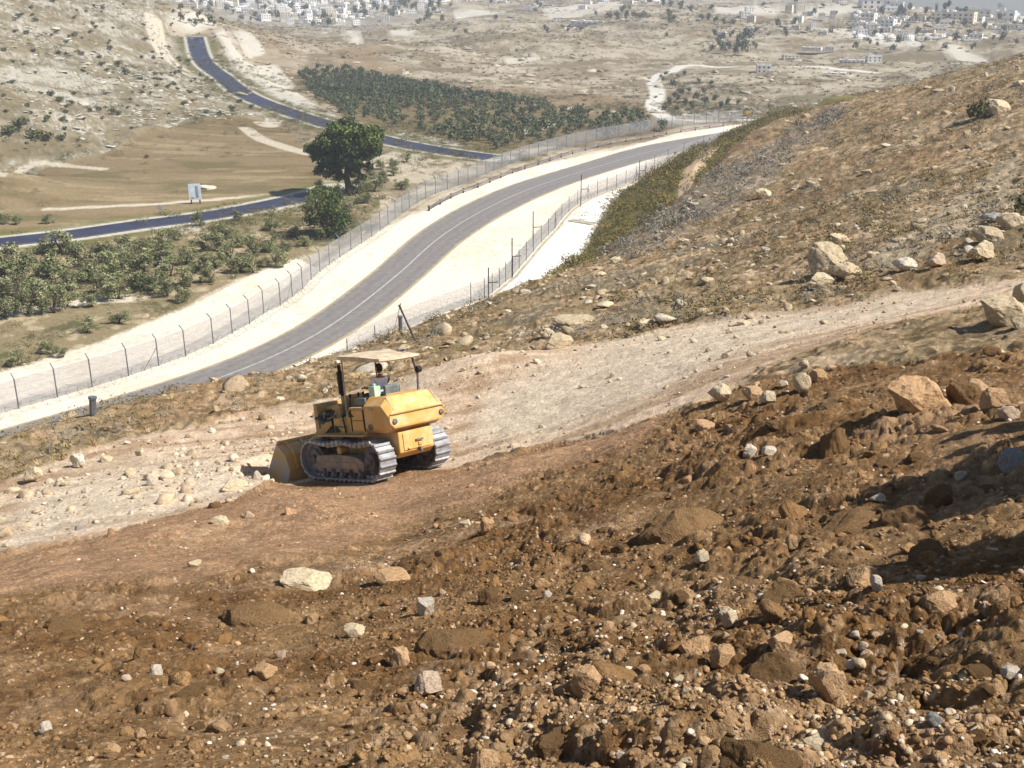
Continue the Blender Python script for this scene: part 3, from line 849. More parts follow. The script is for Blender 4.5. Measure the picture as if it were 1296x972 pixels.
def in_sector(n_, r0, r1, power=1.0, a0=-34, a1=35):
    """random points, uniform per area for power 1, denser near for larger powers"""
    u_ = rng.random(n_); e = 3 - power * 1.0
    if abs(e) < 1e-6: r = r0 * (r1 / r0) ** u_
    else: r = (r0 ** e + u_ * (r1 ** e - r0 ** e)) ** (1 / e)
    a = np.radians(rng.uniform(a0, a1, n_))
    return np.sin(a) * r, np.cos(a) * r
def pal(n_, *cs, jit=.08):
    cs = np.array(cs); c = cs[rng.integers(0, len(cs), n_)] * (1 + rng.normal(0, jit, (n_, 1)))
    return np.clip(c, .01, .9)
SH1 = [rock_shape(1, 100 + k_, 7, .05) for k_ in range(6)]
SH2 = [rock_shape(2, 200 + k_) for k_ in range(10)]
SH3 = [rock_shape(3, 300 + k_, 12, .08) for k_ in range(10)]
BR1, BR2, BR3 = lin(148, 118, 84), lin(132, 101, 68), lin(166, 138, 104)
PAL = [lin(206, 186, 156), lin(190, 160, 126), lin(176, 146, 112), lin(222, 210, 192), lin(168, 134, 98)]

def clod_field(name, n_, r0, r1, s0, s1, power, shapes, mat, colours, label, thresh, keep_zone, seed, expo=2.2, nsc=.7, sink=.3):
    x, y = in_sector(n_, r0, r1, power)
    z_ = samp(keep_zone, x, y)
    k_ = rng.random(len(x)) < z_ * np.clip((fbm(x * nsc, y * nsc, 3, seed) - thresh) * 2.2 + .5, .06, 1)
    k_ &= np.hypot(x - MP.x, y - MP.y) > 1.9
    k_ &= rng.random(len(x)) < .38 + .62 * sstep(-.30, .12, np.arctan2(x, y) + .012 * (y - 10))
    x, y = x[k_], y[k_]
    s = s0 * (1 - rng.random(len(x)) * (1 - (s0 / s1) ** expo)) ** (-1 / expo)
    pos = np.stack([x, y, ground_z(x, y)], 1)
    cols_ = pal(len(x), *colours) if mat is not clod_mat else np.clip(samp(CC, x, y) * (1 + rng.normal(0, .10, (len(x), 1))), .01, .9)
    o = scatter(name, pos, s, shapes, mat, cols_, seed=seed, sink=sink)
    return tag(o, label, kind='stuff')
dz_ = np.clip(dirt, 0, 1); smooth_f = 1 - .9 * np.clip(zone_dust0, 0, 1)
clod_field('earth_rubble', 23000, 3.2, 12, .010, .036, 2.0, SH1, clod_mat, [BR1, BR2, BR1, BR3], 'brown crumbs of earth strewn over the spoil slope', -.1, dz_, 401)
clod_field('earth_rubble', 9500, 4, 28, .022, .085, 1.6, SH2, clod_mat, [BR1, BR2, BR1, BR3], 'brown clods of earth strewn over the spoil slope', .05, dz_ * smooth_f, 402, sink=.4, expo=2.8)
clod_field('earth_rubble', 260, 4.5, 27, .09, .18, 1.4, SH3, clod_mat, [BR1, BR2], 'large brown lumps of earth in the spoil slope', .08, dz_ * (1 - np.clip(dust, 0, 1) * .8), 403, expo=2.6, sink=.42)
clod_field('gravel', 24000, 3.2, 14, .008, .03, 2.2, SH1, stone_mat, PAL, 'pale stone chips scattered in the brown earth', .0, dz_ * (.22 + .78 * stony), 404, nsc=1.4)
clod_field('gravel', 6500, 4, 28, .020, .06, 1.7, SH2, stone_mat, PAL, 'pale small stones scattered in the brown earth', .1, dz_ * (.14 + .86 * stony), 405, expo=2.8)
clod_field('rubble', 7500, 20, 46, .03, .20, 1.0, SH2, stone_mat, [lin(206, 190, 166), lin(186, 164, 136), lin(168, 144, 114)], 'pale broken stones on the pale dirt track', .0, np.clip(trk, 0, 1) * (.35 + .65 * sstep(-.02, -.12, AZ)), 406, expo=2.4)

# ------------------------------------------------------------------ stones one can tell apart
def stone_mesh(sh, mat, col, name):
    v, f = sh
    me = bpy.data.meshes.new(name)
    me.from_pydata(v.tolist(), [], f.tolist()); me.update()
    at = me.color_attributes.new('Col', 'FLOAT_COLOR', 'POINT')
    c4 = np.ones((len(v), 4), np.float32); c4[:, :3] = col; at.data.foreach_set('color', c4.ravel())
    me.materials.append(mat)
    return me
TINT = {'pale': lin(216, 198, 166), 'white': lin(222, 210, 192), 'tan': lin(198, 162, 122), 'pink': lin(212, 188, 164), 'brown': lin(134, 106, 74), 'grey': lin(166, 163, 160), 'orange': lin(204, 170, 132), 'grass': lin(196, 178, 148)}
SH4 = [rock_shape(4, 400 + k_, 13, .06) for k_ in range(12)]
SHC = [rock_shape(4, 460 + k_, 4, .16) for k_ in range(10)]
_stm = {}
def stone(u, v, w, h, tint, label, name='stone', cat='stone', group=None, k_=None, rz=None, sink=.22, depth=1.0, tilt=(0, 0)):
    """w x h pixels large around (u, v) on the ground"""
    p = GZ(u, v + h * .32)
    m_ = 1 / px_m(p)
    k_ = rnd.randrange(len(SH4)) if k_ is None else k_
    big = w > 14
    key = (k_, tint, name, big)
    if key not in _stm:
        _stm[key] = stone_mesh((SHC[k_ % 10] if tint == 'brown' else SH4[k_]) if big else SH3[k_ % len(SH3)], clod_mat if tint == 'brown' else stone_mat, TINT[tint], name)
    o = bpy.data.objects.new(name, _stm[key]); COL.objects.link(o)
    if tint == 'brown': sink = min(.62, sink + (.20 if w > 50 else .08))
    sw, shh = w * m_ / 2 * 1.08, h * m_ / 2 * 1.05
    o.scale = (sw, sw * .8 * depth, shh)
    rz = rnd.uniform(-.5, .5) if rz is None else rz
    o.rotation_euler = (tilt[0] + rnd.uniform(-.12, .12), tilt[1] + rnd.uniform(-.12, .12), rz)
    o.location = (p.x, p.y, p.z + shh * (1 - 2 * sink))
    tag(o, label, cat, group)
    return o
named = [
 # the spoil bank, top right
 (1160,498,78,62,'tan','large tan boulder half buried at the top of the brown spoil bank','boulder',.34),
 (1218,495,46,46,'brown','brown earth-caked boulder right of the large tan boulder','boulder',.3),
 (1261,503,36,28,'tan','blocky tan stone at the top of the brown bank above the dark shadow','stone',.32),
 (1274,524,26,20,'pink','pinkish white stone under the blocky tan one above the dark shadow','stone',.2),
 (1283,582,34,30,'grey','blue-grey stone lying inside the upper dark shadow','stone',.25),
 (1214,603,14,13,'white','bright white stone on the lower edge of the upper dark shadow','stone',.1),
 (1111,630,20,11,'white','flat oval white stone left of the upper dark shadow','stone',.2),
 (949,571,18,20,'white','whitish stone, left one of a pair below the row of boulders','stone',.2),
 (972,571,19,13,'white','whitish flat stone, right one of a pair below the row of boulders','stone',.2),
 (1044,557,16,20,'pale','pale stone beside a black hollow in the brown bank','stone',.25),
 (909,501,28,27,'pale','rounded cream boulder at the left end of the row along the track edge','boulder',.1),
 (953,500,27,20,'orange','orange-tan stone second in the row along the track edge','stone',.15),
 (974,503,22,16,'pale','low greyish stone third in the row along the track edge','stone',.2),
 (992,486,14,11,'white','small whitish stone behind the row along the track edge','stone',.2),
 (1012,487,24,28,'pale','tall pale boulder at the right end of the row along the track edge','boulder',.1),
 (1036,477,22,18,'tan','tan stone just beyond the tall pale boulder','stone',.2),
 (1018,461,14,10,'pale','small pale stone alone on the dirt track above the boulders','stone',.2),
 (894,538,32,14,'tan','flat tan slab on the smooth brown slope below the cream boulder','stone',.3),
 # lower right
 (1043,866,44,50,'orange','rounded pinkish orange stone standing out in the lower right','stone',.12),
 (978,842,86,56,'brown','large tilted brown slab left of the pinkish orange stone','boulder',.3),
 (913,832,32,34,'tan','tan egg-like stone left of the tilted brown slab','stone',.2),
 (986,811,32,28,'orange','orange-tan stone on top of the tilted brown slab','stone',.2),
 (920,781,22,30,'pale','split pale stone with a grey base above the egg-like one','stone',.2),
 (742,861,36,44,'tan','angular grey-tan slab standing in the lower middle','stone',.2),
 (1108,739,16,18,'white','bright white cube-like stone in the right part of the slope','stone',.12),
 (1092,727,44,26,'tan','long tan slab just above the bright white cube-like stone','stone',.35),
 (826,757,20,17,'pale','small three-cornered cream stone in the middle of the slope','stone',.12),
 (890,705,22,16,'pale','cream stone at the foot of the big earth mound','stone',.2),
 (1003,688,20,22,'tan','round tan stone right of the big earth mound','stone',.2),
 (1042,942,54,18,'pale','crescent of cream stone at the bottom edge','stone',.3),
 (960,942,92,66,'brown','big rounded brown clod at the bottom edge left of the cream crescent','boulder',.3),
 (1277,852,22,16,'white','whitish stone close to the right border in the lower corner','stone',.2),
 (1196,760,40,22,'tan','curved tan flake of stone half sunk in the right part','stone',.35),
 (1180,912,20,18,'grey','small grey cube of stone near the bottom right','stone',.15),
 # lower middle and left
 (546,866,38,28,'pink','pale pinkish block in the lower middle of the slope','stone',.15),
 (504,829,32,34,'orange','pinkish stone sunk under a clod left of the lower middle','stone',.3),
 (448,799,26,20,'pale','rounded cream stone left of the whitish upright stone','stone',.15),
 (538,766,24,28,'white','whitish upright stone in the centre of the slope','stone',.15),
 (385,733,64,26,'pale','long pale rock half buried at the left end of the stony band','boulder',.3),
 (496,729,50,15,'tan','flat tan slab below the stony band with a dark line under it','stone',.3),
 (616,665,18,22,'tan','upright tan stone at the right end of the stony band','stone',.15),
 (588,663,14,12,'pale','small pale stone left of the upright tan one','stone',.2),
 (335,849,28,17,'tan','flat tan stone in the left part of the stony scatter','stone',.2),
 (178,931,18,18,'orange','round orange-tan stone near the bottom left','stone',.15),
 (143,952,20,22,'tan','tan stone below the round orange one at the bottom left','stone',.2),
 (218,898,14,32,'tan','slim tan stone lying end-on near the bottom left','stone',.2),
 (200,849,18,14,'white','whitish stone above the slim tan one','stone',.2),
 (60,920,16,12,'white','small whitish stone in the bottom left corner','stone',.2),
 (619,966,44,36,'tan','tan boulder cut by the bottom border left of the middle','boulder',.3),
 (693,752,12,12,'white','tiny bright white stone between the centre clods','stone',.2),
 (618,750,24,34,'brown','brown round clod with a black shadow under it in the centre','stone',.2),
 (1052,548,40,86,'brown','tall brown spike of earth left of the tan boulder','boulder',.35),
 (872,652,116,70,'brown','broad brown earth mound in the middle of the spoil slope','boulder',.42),
 (1152,638,64,58,'brown','rounded brown clod below the upper dark shadow','boulder',.35),
 (1172,692,60,50,'brown','blocky brown clod left of the lower dark shadow','boulder',.32),
 (1082,652,90,32,'brown','low long brown clod left of the rounded one','boulder',.4),
 (990,742,76,60,'brown','wide brown clod above the tilted brown slab','boulder',.42),
 (572,800,88,50,'brown','wide brown clod right of the cream stones','boulder',.42),
 (322,770,96,56,'brown','wide smooth brown clod in the left half','boulder',.45),
 (706,928,60,50,'brown','domed brown clod near the bottom in the middle','boulder',.35),
 (1190,622,40,36,'brown','small rounded brown clod under the bright white stone','boulder',.35),
 (80,790,56,24,'brown','ragged brown clod at the far left of the slope','boulder',.4),
 (240,872,44,26,'brown','dark overhanging brown clod left of the slim tan stone','boulder',.35),
 # right hill
 (1046,332,46,44,'grass','biggest pale crag in the rock group above the dirt track','boulder',.1),
 (1040,356,34,20,'pale','low pale block at the front of the rock group','boulder',.2),
 (1066,345,40,26,'grass','jumbled pale block at the right side of the rock group','boulder',.2),
 (1062,302,26,14,'pale','pale slab lying above the rock group','stone',.25),
 (1065,315,12,10,'pale','small pale stone between the slab and the rock group','stone',.2),
 (1142,337,30,20,'white','bright whitish rock on the grass right of the rock group','boulder',.15),
 (1184,330,24,18,'pink','pinkish rock between two pale ones on the grass','boulder',.2),
 (1240,322,32,26,'pale','rounded pale boulder with a dark left side','boulder',.1),
 (1268,394,58,42,'grass','wedge-shaped pale boulder with a flat dark face beside the track','boulder',.25),
 (1292,372,22,28,'pale','pale boulder cut by the right border above the wedge-shaped one','boulder',.2),
 (1290,410,24,18,'grass','low pale boulder cut by the right border below the wedge-shaped one','boulder',.3),
 (1276,281,34,22,'pale','large pale rock above the rounded boulder at the right border','boulder',.2),
 (1254,277,30,14,'grey','flat grey slab leaning on the large pale rock','boulder',.2),
 (1262,138,30,20,'pale','pale rock right of the dark bush high on the hill','boulder',.2),
 (1242,145,12,10,'pale','small pale rock just left of the larger one high on the hill','stone',.2),
 (1250,297,36,22,'grass','brownish pale rock under the flat grey slab','boulder',.3),
 (690,422,22,14,'pale','pale rock above the machine canopy to the right','stone',.2),
 (708,433,38,24,'grass','tan rock with an upright tip on the grass above the track','boulder',.25),
 (724,404,54,18,'grass','wide flat tan ledge of rock on the grassy slope','boulder',.4),
 (766,385,28,9,'pale','thin pale slab on the grassy slope','stone',.25),
 (815,409,26,13,'pale','pale wedge of rock on the grass','stone',.25),
 (888,395,13,11,'pale','small cream rock beyond the track','stone',.2),
 (965,246,20,16,'pale','pale rock on the hill below the grey scrub strip','stone',.2),
 (940,408,18,8,'pale','flat pale stone at the upper edge of the track','stone',.3),
 # left of the machine
 (42,603,26,20,'pale','tilted pale slab pointing up at the left edge of the track','boulder',.15),
 (99,584,20,19,'white','rounded whitish boulder at the grass edge on the left','boulder',.15),
 (134,581,18,9,'pale','low pale stone right of the rounded whitish boulder','stone',.25),
 (177,573,11,12,'pale','small pale stone further right along the grass edge','stone',.2),
 (194,608,14,20,'white','whitish upright stone in the rubble heap on the track','stone',.2),
 (192,602,22,16,'pale','pale block at the top of the rubble heap on the track','stone',.3),
 (326,602,10,14,'white','pale upright stone just left of the bucket','stone',.2),
 (298,614,34,14,'pale','long pale rock left of the bucket','stone',.3),
 (315,652,14,10,'pink','small pinkish stone below the bucket on brown earth','stone',.2),
 (277,658,26,14,'pale','pale stone in the stony patch below the bucket','stone',.35),
 (272,638,16,14,'brown','brown clod on the rim of the brown earth left of the bucket','stone',.3),
 (100,668,12,8,'grey','flat grey stone near the brown rim at the left','stone',.3),
 (32,666,16,8,'pale','pale stone with a dark gap under it at the far left','stone',.3),
]
spots_px = []
for (u, v, w, h, t, lab, nm, sk) in named:
    stone(u, v, w, h, t, lab, nm, 'clod' if t == 'brown' else ('boulder' if nm == 'boulder' else 'stone'), sink=sk)
    spots_px.append((u, v, w))
# further single stones of three families
def family(n_, poly_test, sizes, tints, label, group, aspect=(.55, .9), sink=.25, name='stone', cat='stone'):
    c = 0; tries = 0
    while c < n_ and tries < 20000:
        tries += 1
        u = rnd.uniform(-5, 1300); v = rnd.uniform(60, 975)
        if not poly_test(u, v): continue
        w = sizes[0] * (1 - rnd.random() * (1 - (sizes[0] / sizes[1]) ** 2)) ** -.5
        if any(abs(u - a) < (w + b) * .6 and abs(v - c_) < (w + b) * .5 for a, c_, b in spots_px): continue
        spots_px.append((u, v, w * .8)); c += 1
        stone(u, v, w, w * rnd.uniform(*aspect), rnd.choice(tints), label, name, cat, group, sink=sink)
def zt(F_, lo=.7):
    def f(u, v):
        p = GZ(u, v); return float(samp(F_, np.array([p.x]), np.array([p.y]))[0]) > lo
    return f
grass_only = np.clip(grs, 0, 1) * (1 - zone_green)
zd, zt_, zg = zt(dirt), zt(trk), zt(grass_only)
family(75, lambda u, v: zd(u, v) and v > 690 + .0 * u and (u * .25 + v > 1010 or rnd.random() < .18), (7, 19), ['pale', 'tan', 'white', 'pink', 'orange', 'tan'], 'small loose stone lying in the brown spoil of the foreground slope', 'small stones in the brown spoil', sink=.25)
family(45, lambda u, v: zt_(u, v) and u < 1000, (6, 14), ['pale', 'white', 'pale'], 'small pale stone lying on the pale dirt track', 'small stones on the dirt track', sink=.25)
family(150, lambda u, v: zg(u, v) and u > 560 and v < 440, (5, 17), ['pale', 'grass', 'pale', 'grass'], 'weathered pale stone sticking out of the dry grass hill', 'weathered stones on the grass hill', aspect=(.35, .7), sink=.38)
family(34, lambda u, v: zd(u, v) and not zt(zone_dust0, .3)(u, v), (16, 44), ['brown'], 'brown clod of earth lying on the spoil slope', 'brown clods on the spoil slope', aspect=(.5, .8), sink=.4, name='earth_clod', cat='clod')

# loose stone litter on the dry hill
x, y = in_sector(8000, 36, 165, 1.3)
k_ = (samp(grass_only, x, y) > .7) & (rng.random(len(x)) < np.clip(.12 + 2.6 * fbm(x * .09, y * .09, 3, 501), .02, 1))
x, y = x[k_], y[k_]
s = .09 * (1 - rng.random(len(x)) * (1 - (.09 / .55) ** 2.2)) ** (-1 / 2.2)
tag(scatter('rubble', np.stack([x, y, ground_z(x, y)], 1), s, SH2, stone_mat, pal(len(x), lin(196, 178, 148), lin(176, 156, 128), lin(206, 194, 172)), flat=(.3, .6), sink=.35, seed=55, elong=(.7, 1.7)), 'pale weathered stones littering the dry grass hill', kind='stuff')

# rubble bank on the track left of the machine
x = rng.uniform(-26, -2, 12000); y = rng.uniform(20, 46, 12000)
u_, v_ = to_px((x, y, ground_z(x, y)))
k_ = (samp(trk, x, y) > .6) & (np.abs(v_ - (640 - .17 * u_)) < 16 + 30 * rng.random(len(x)) ** 2) & (u_ < 350) & (rng.random(len(x)) < np.clip(.5 + 1.5 * fbm(x * .5, y * .5, 3, 511), .08, 1))
x, y = x[k_], y[k_]
s = .035 * (1 - rng.random(len(x)) * (1 - (.035 / .28) ** 2.0)) ** (-1 / 2.0)
tag(scatter('rubble', np.stack([x, y, ground_z(x, y)], 1), s, SH2, stone_mat, pal(len(x), lin(222, 206, 178), lin(204, 184, 154), lin(190, 170, 142)), sink=.35, seed=58), 'rough bank of pale broken rock along the track left of the machine', kind='stuff')

# ------------------------------------------------------------------ dry grass and scrub (nobody could count it)
leaf_mat = varmat('leaves', (1.1, 1.1, 1.0), scale=1.2, rgb2=(.72, .76, .66), rough=.75, attr=True, spec=.15, info=.12)
def tuft(nb, seed, spread=1.3, lean=1.1, wdt=.05):
    r_ = np.random.default_rng(seed); V_, F_ = [], []
    for b in range(nb):
        a = r_.uniform(0, 6.283); rr_ = r_.uniform(0, .45) * spread; h = r_.uniform(.5, 1.0)
        bx, by = math.cos(a) * rr_, math.sin(a) * rr_; ln = r_.uniform(.15, lean)
        tx, ty = bx + math.cos(a) * ln * h, by + math.sin(a) * ln * h
        sx, sy = -math.sin(a) * wdt, math.cos(a) * wdt
        i = len(V_)
        V_ += [(bx - sx, by - sy, -.05), (bx + sx, by + sy, -.05), (tx, ty, h)]; F_.append((i, i + 1, i + 2))
    return np.array(V_), np.array(F_)
TUFT = [tuft(26, 600 + k_) for k_ in range(6)]
def twig_bush(nb, seed):
    r_ = np.random.default_rng(seed); d = r_.normal(size=(nb, 3)); d[:, 2] = np.abs(d[:, 2]); d /= np.linalg.norm(d, axis=1)[:, None]
    p = d * (r_.random(nb) ** .4)[:, None] * np.array([1.15, 1.15, .9]); q_ = r_.normal(size=(nb, 3)); q_ /= np.linalg.norm(q_, axis=1)[:, None]
    w_ = np.cross(q_, d); w_ /= np.linalg.norm(w_, axis=1)[:, None] + 1e-6
    V_ = np.stack([p - q_ * .13, p + w_ * .10, p + q_ * .16], 1).reshape(-1, 3); V_[:, 2] = np.maximum(V_[:, 2], -.1)
    return V_, np.arange(nb * 3).reshape(-1, 3)
BUSH = [twig_bush(70, 620 + k_) for k_ in range(6)]
def tufts(name, label, n_, r0, r1, power, field, cols, size, shapes, seed, nsc=.12, thr=0.0, flat=(.7, 1.2)):
    x, y = in_sector(n_, r0, r1, power)
    k_ = rng.random(len(x)) < samp(field, x, y) * np.clip((fbm(x * nsc, y * nsc, 3, seed) - thr) * 2.5 + .5, .04, 1)
    x, y = x[k_], y[k_]
    if len(x) == 0: return
    sz = rng.uniform(size[0], size[1], len(x)) * (1 + .25 * rng.normal(size=len(x)).clip(-1, 2))
    pos = np.stack([x, y, ground_z(x, y)], 1)
    return tag(scatter(name, pos, sz, shapes, leaf_mat, pal(len(x), *cols, jit=.12), flat=flat, sink=.5, seed=seed, tilt=.12), label, kind='stuff')
DRY = [lin(176, 148, 110), lin(158, 130, 92), lin(188, 162, 126), lin(138, 114, 80)]
tufts('dry_grass', 'dry yellow-brown grass covering the hillside', 26000, 28, 165, 1.45, grass_only, DRY, (.09, .22), TUFT, 701, .15, -.1)
tufts('dry_scrub', 'low brownish scrub covering the hillside', 9500, 30, 165, 1.15, grass_only, [lin(136, 118, 86), lin(118, 106, 76), lin(150, 128, 96), lin(144, 136, 126), lin(130, 124, 118), lin(108, 100, 66)], (.22, .62), BUSH, 702, .1, -.1, (.6, .95))
tufts('grey_thistle', 'grey dry thistles in a strip down the hill', 5200, 60, 165, 1.0, thm * isN, [lin(136, 132, 128), lin(150, 144, 136), lin(118, 114, 112)], (.4, .95), BUSH, 703, .1, -.4)
tufts('green_scrub', 'olive green scrub on the bank right of the road', 16000, 95, 260, .6, zone_green * (1 - isN) * (1 - zone_cut), [lin(124, 112, 58), lin(102, 96, 50), lin(140, 116, 66)], (.6, 1.5), BUSH, 704, .08, -.4)
tufts('roadside_scrub', 'grey-green scrub between the grove and the gravel', 26000, 85, 260, .6, np.clip(zone_strip, 0, 1) * (1 - zone_grav) * (1 - isN), [lin(96, 92, 62), lin(120, 110, 76), lin(84, 86, 58), lin(130, 120, 96)], (.3, .9), BUSH, 705, .06, .0)
mid = sstep(.5, 1, (1 - isN) * (1 - zone_grav)) * (1 - zone_field * .9) * (1 - cor * (dR < 15)) * (RR > 150)
tufts('valley_scrub', 'brown and green scrub dotted over the valley', 26000, 150, 420, 1.0, mid * (1 - rocky), [lin(104, 98, 66), lin(124, 110, 76), lin(92, 92, 64)], (.4, 1.3), BUSH, 706, .03, .05, (.5, .8))
tufts('slope_scrub', 'grey-green scrub dotted over the rocky slope', 15000, 190, 520, .9, rocky * (1 - isN), [lin(96, 94, 66), lin(84, 86, 58), lin(120, 110, 84)], (.4, 1.3), BUSH, 707, .04, .02, (.5, .8))
tufts('far_scrub', 'dark scrub specks on the far hillsides', 30000, 300, 950, .9, mid * (1 - rocky) * (1 - zone_orch) * (1 - zone_pads) * (1 - zone_lane) * (1 - zone_trail), [lin(124, 112, 82), lin(104, 98, 74), lin(136, 122, 94)], (.5, 1.5), TUFT, 708, .02, .02, (.5, .8))
# limestone ledges of the rocky slope and the far slopes
def ledges(name, label, n_, r0, r1, field, s0, s1, seed, cols, thr=0.):
    x, y = in_sector(n_, r0, r1, .9)
    k_ = rng.random(len(x)) < samp(field, x, y) * np.clip((fbm(x * .03, y * .05, 4, seed) - thr) * 4 + .4, .02, 1)
    x, y = x[k_], y[k_]
    s_ = s0 * (1 - rng.random(len(x)) * (1 - (s0 / s1) ** 2)) ** (-.5)
    tag(scatter(name, np.stack([x, y, ground_z(x, y)], 1), s_, SH2, stone_mat, pal(len(x), *cols), flat=(.25, .5), sink=.4, seed=seed, elong=(.7, 2.2), tilt=.15), label, kind='stuff')
ledges('rubble', 'grey-white limestone outcrops on the rocky slope', 30000, 190, 520, rocky * (1 - isN), .22, 1.0, 801, [lin(196, 190, 176), lin(178, 172, 158), lin(206, 200, 190)])
ledges('rubble', 'pale stones along the outer edge of the gravel', 2600, 85, 200, np.clip(zone_strip, 0, 1) * (1 - isN) * sstep(.0, .5, blur(zone_grav, 5, 5)), .2, .7, 802, [lin(214, 200, 176), lin(196, 180, 150)], -.5)
ledges('rubble', 'pale stones on the far slopes', 9000, 300, 900, mid * (1 - rocky) * (1 - zone_orch), .5, 2.0, 803, [lin(196, 184, 162), lin(176, 164, 142)], .05)

# ------------------------------------------------------------------ trees
def leaf_cloud(centres, radii, n_leaf, leaf, seed, cols, squash=.8, aspect=.55):
    r_ = np.random.default_rng(seed)
    centres = np.array(centres); radii = np.array(radii)
    pr = radii ** 2; pr /= pr.sum()
    w_ = r_.choice(len(centres), n_leaf, p=pr)
    d = r_.normal(size=(n_leaf, 3)); d /= np.linalg.norm(d, axis=1)[:, None]
    rad = radii[w_] * (r_.random(n_leaf) ** .38) * (1 + .12 * r_.normal(size=n_leaf))
    p = centres[w_] + d * rad[:, None] * np.array([1, 1, squash])
    nrm = d + .9 * r_.normal(size=(n_leaf, 3)); nrm /= np.linalg.norm(nrm, axis=1)[:, None]
    t = np.cross(nrm, r_.normal(size=(n_leaf, 3))); t /= np.linalg.norm(t, axis=1)[:, None]
    b = np.cross(nrm, t)
    s_ = leaf * r_.uniform(.6, 1.3, n_leaf)[:, None]
    V_ = np.stack([p - t * s_, p + b * s_ * aspect, p + t * s_, p - b * s_ * aspect], 1).reshape(-1, 3)
    F_ = np.arange(n_leaf * 4).reshape(-1, 4)
    cc = np.array(cols)[r_.integers(0, len(cols), len(centres))][w_] * (1 + .18 * r_.normal(size=(n_leaf, 1)).clip(-2, 2))
    return V_, F_, np.repeat(np.clip(cc, .005, .6), 4, 0)
bark_mat = varmat('bark', lin(96, 82, 66), scale=4, rgb2=lin(66, 56, 46), rough=.95, bump=.6, bscale=12)
OLV = [lin(142, 142, 106), lin(126, 128, 92), lin(156, 154, 120), lin(112, 114, 80)]
OAK = [lin(88, 98, 50), lin(76, 86, 42), lin(102, 110, 58), lin(64, 74, 38)]
def tree_proto(name, h, r, n_cl, n_leaf, leaf, cols, seed, trunk_h=.3, stems=3, squash=.8, low=.35):
    r_ = random.Random(seed)
    root = empty(name)
    cen, rad = [], []
    for k_ in range(n_cl):
        a = r_.uniform(0, 6.283); q_ = math.sqrt(r_.random()) * .78; zz = r_.uniform(low, .88)
        wz = math.sqrt(max(.15, 1 - ((zz - .55) / .55) ** 2))
        cen.append((math.cos(a) * q_ * r * wz, math.sin(a) * q_ * r * wz, zz * h)); rad.append(r * r_.uniform(.24, .42))
    t = MB()
    for s_ in range(stems):
        a = 6.283 * s_ / stems + r_.uniform(-.4, .4); lean = r * r_.uniform(.25, .5)
        t.tube([(0.04 * math.cos(a), .04 * math.sin(a), -.2), (.12 * h * .2 * math.cos(a), .12 * h * .2 * math.sin(a), h * trunk_h * .6), (lean * .6 * math.cos(a), lean * .6 * math.sin(a), h * trunk_h * 1.3), (lean * math.cos(a), lean * math.sin(a), h * .72)], [h * .05, h * .04, h * .026, h * .008], 7)
        c_ = cen[s_ % len(cen)]
        t.tube([(lean * .6 * math.cos(a), lean * .6 * math.sin(a), h * trunk_h * 1.3), (c_[0], c_[1], c_[2])], [h * .018, h * .005], 5)
    tr = t.build('trunk', bark_mat, root, smooth=True)
    V_, F_, c = leaf_cloud(cen, rad, n_leaf, leaf, seed, cols, squash)
    cr = new_mesh_obj('crown', V_, F_, leaf_mat, root, cols=c)
    return root, {root.name: [tr, cr]}
def far_proto(name, h, r, n_leaf, leaf, cols, seed, trunk=True):
    r_ = random.Random(seed); cen = []; rad = []
    for k_ in range(7):
        a = r_.uniform(0, 6.283); q_ = math.sqrt(r_.random()) * .55
        cen.append((math.cos(a) * q_ * r, math.sin(a) * q_ * r, h * r_.uniform(.35, .8))); rad.append(r * r_.uniform(.35, .55))
    V_, F_, c = leaf_cloud(cen, rad, n_leaf, leaf, seed, cols)
    m_ = new_mesh_obj(name, V_, F_, leaf_mat, cols=c)
    return m_
used = {}
def put(proto, kids, p, rz, sc, label, cat, group=None):
    if proto.name not in used:
        used[proto.name] = 1; o = proto; o.location = p; o.rotation_euler = (0, 0, rz); o.scale = (sc,) * 3 if not hasattr(sc, '__len__') else sc
    else: o = copy_tree(proto, kids, p, rz, sc)
    for k__ in ('group',):
        if k__ in o: del o[k__]
    return tag(o, label, cat, group)

# the tall dark tree by the security fence and the round one below it
big = empty('evergreen_tree')
cen, rad = [], []
for (cx_, cz_, r_) in [(-4.6,8.2,1.9),(-3.3,9.6,2.3),(-1.6,11.0,2.3),(.4,11.4,2.4),(2.4,10.9,2.2),(4.4,10.2,2.1),(5.2,8.7,1.8),(3.4,8.6,2.2),(1.2,9.0,2.5),(-1.4,8.7,2.4),(-3.2,7.4,1.9),(-5.2,7.0,1.3),(-2.2,6.0,1.5),(-3.8,5.6,1.3),(.2,6.9,1.6),(2.6,6.9,1.6),(4.6,7.4,1.5),(-5.6,8.0,1.4),(-1.0,5.4,1.2),(-3.0,4.6,1.2),(-4.6,4.8,1.1),(1.4,5.8,1.2),(0,10.2,2.4),(-2.0,3.6,1.0),(1.8,3.9,1.1),(3.0,5.2,1.2),(-1.4,6.6,1.6),(-2.4,8.6,2.2),(2.6,9.6,2.3)]:
    for s_ in (-1, 0, 1):
        cen.append((cx_ + rnd.uniform(-.8, .8), s_ * rnd.uniform(1.6, 3.2) * (1 - abs(cx_) / 9), cz_ + rnd.uniform(-.7, .4))); rad.append(r_ * rnd.uniform(.6, .85))
V_, F_, c = leaf_cloud(cen, rad, 30000, .26, 5, OAK, .75)
new_mesh_obj('crown', V_, F_, leaf_mat, big, cols=c)
t = MB()
t.tube([(0, 0, -.4), (.2, 0, 1.6), (-.1, .1, 3.2), (.1, 0, 5), (.4, 0, 7.5)], [.75, .6, .52, .42, .2], 10)
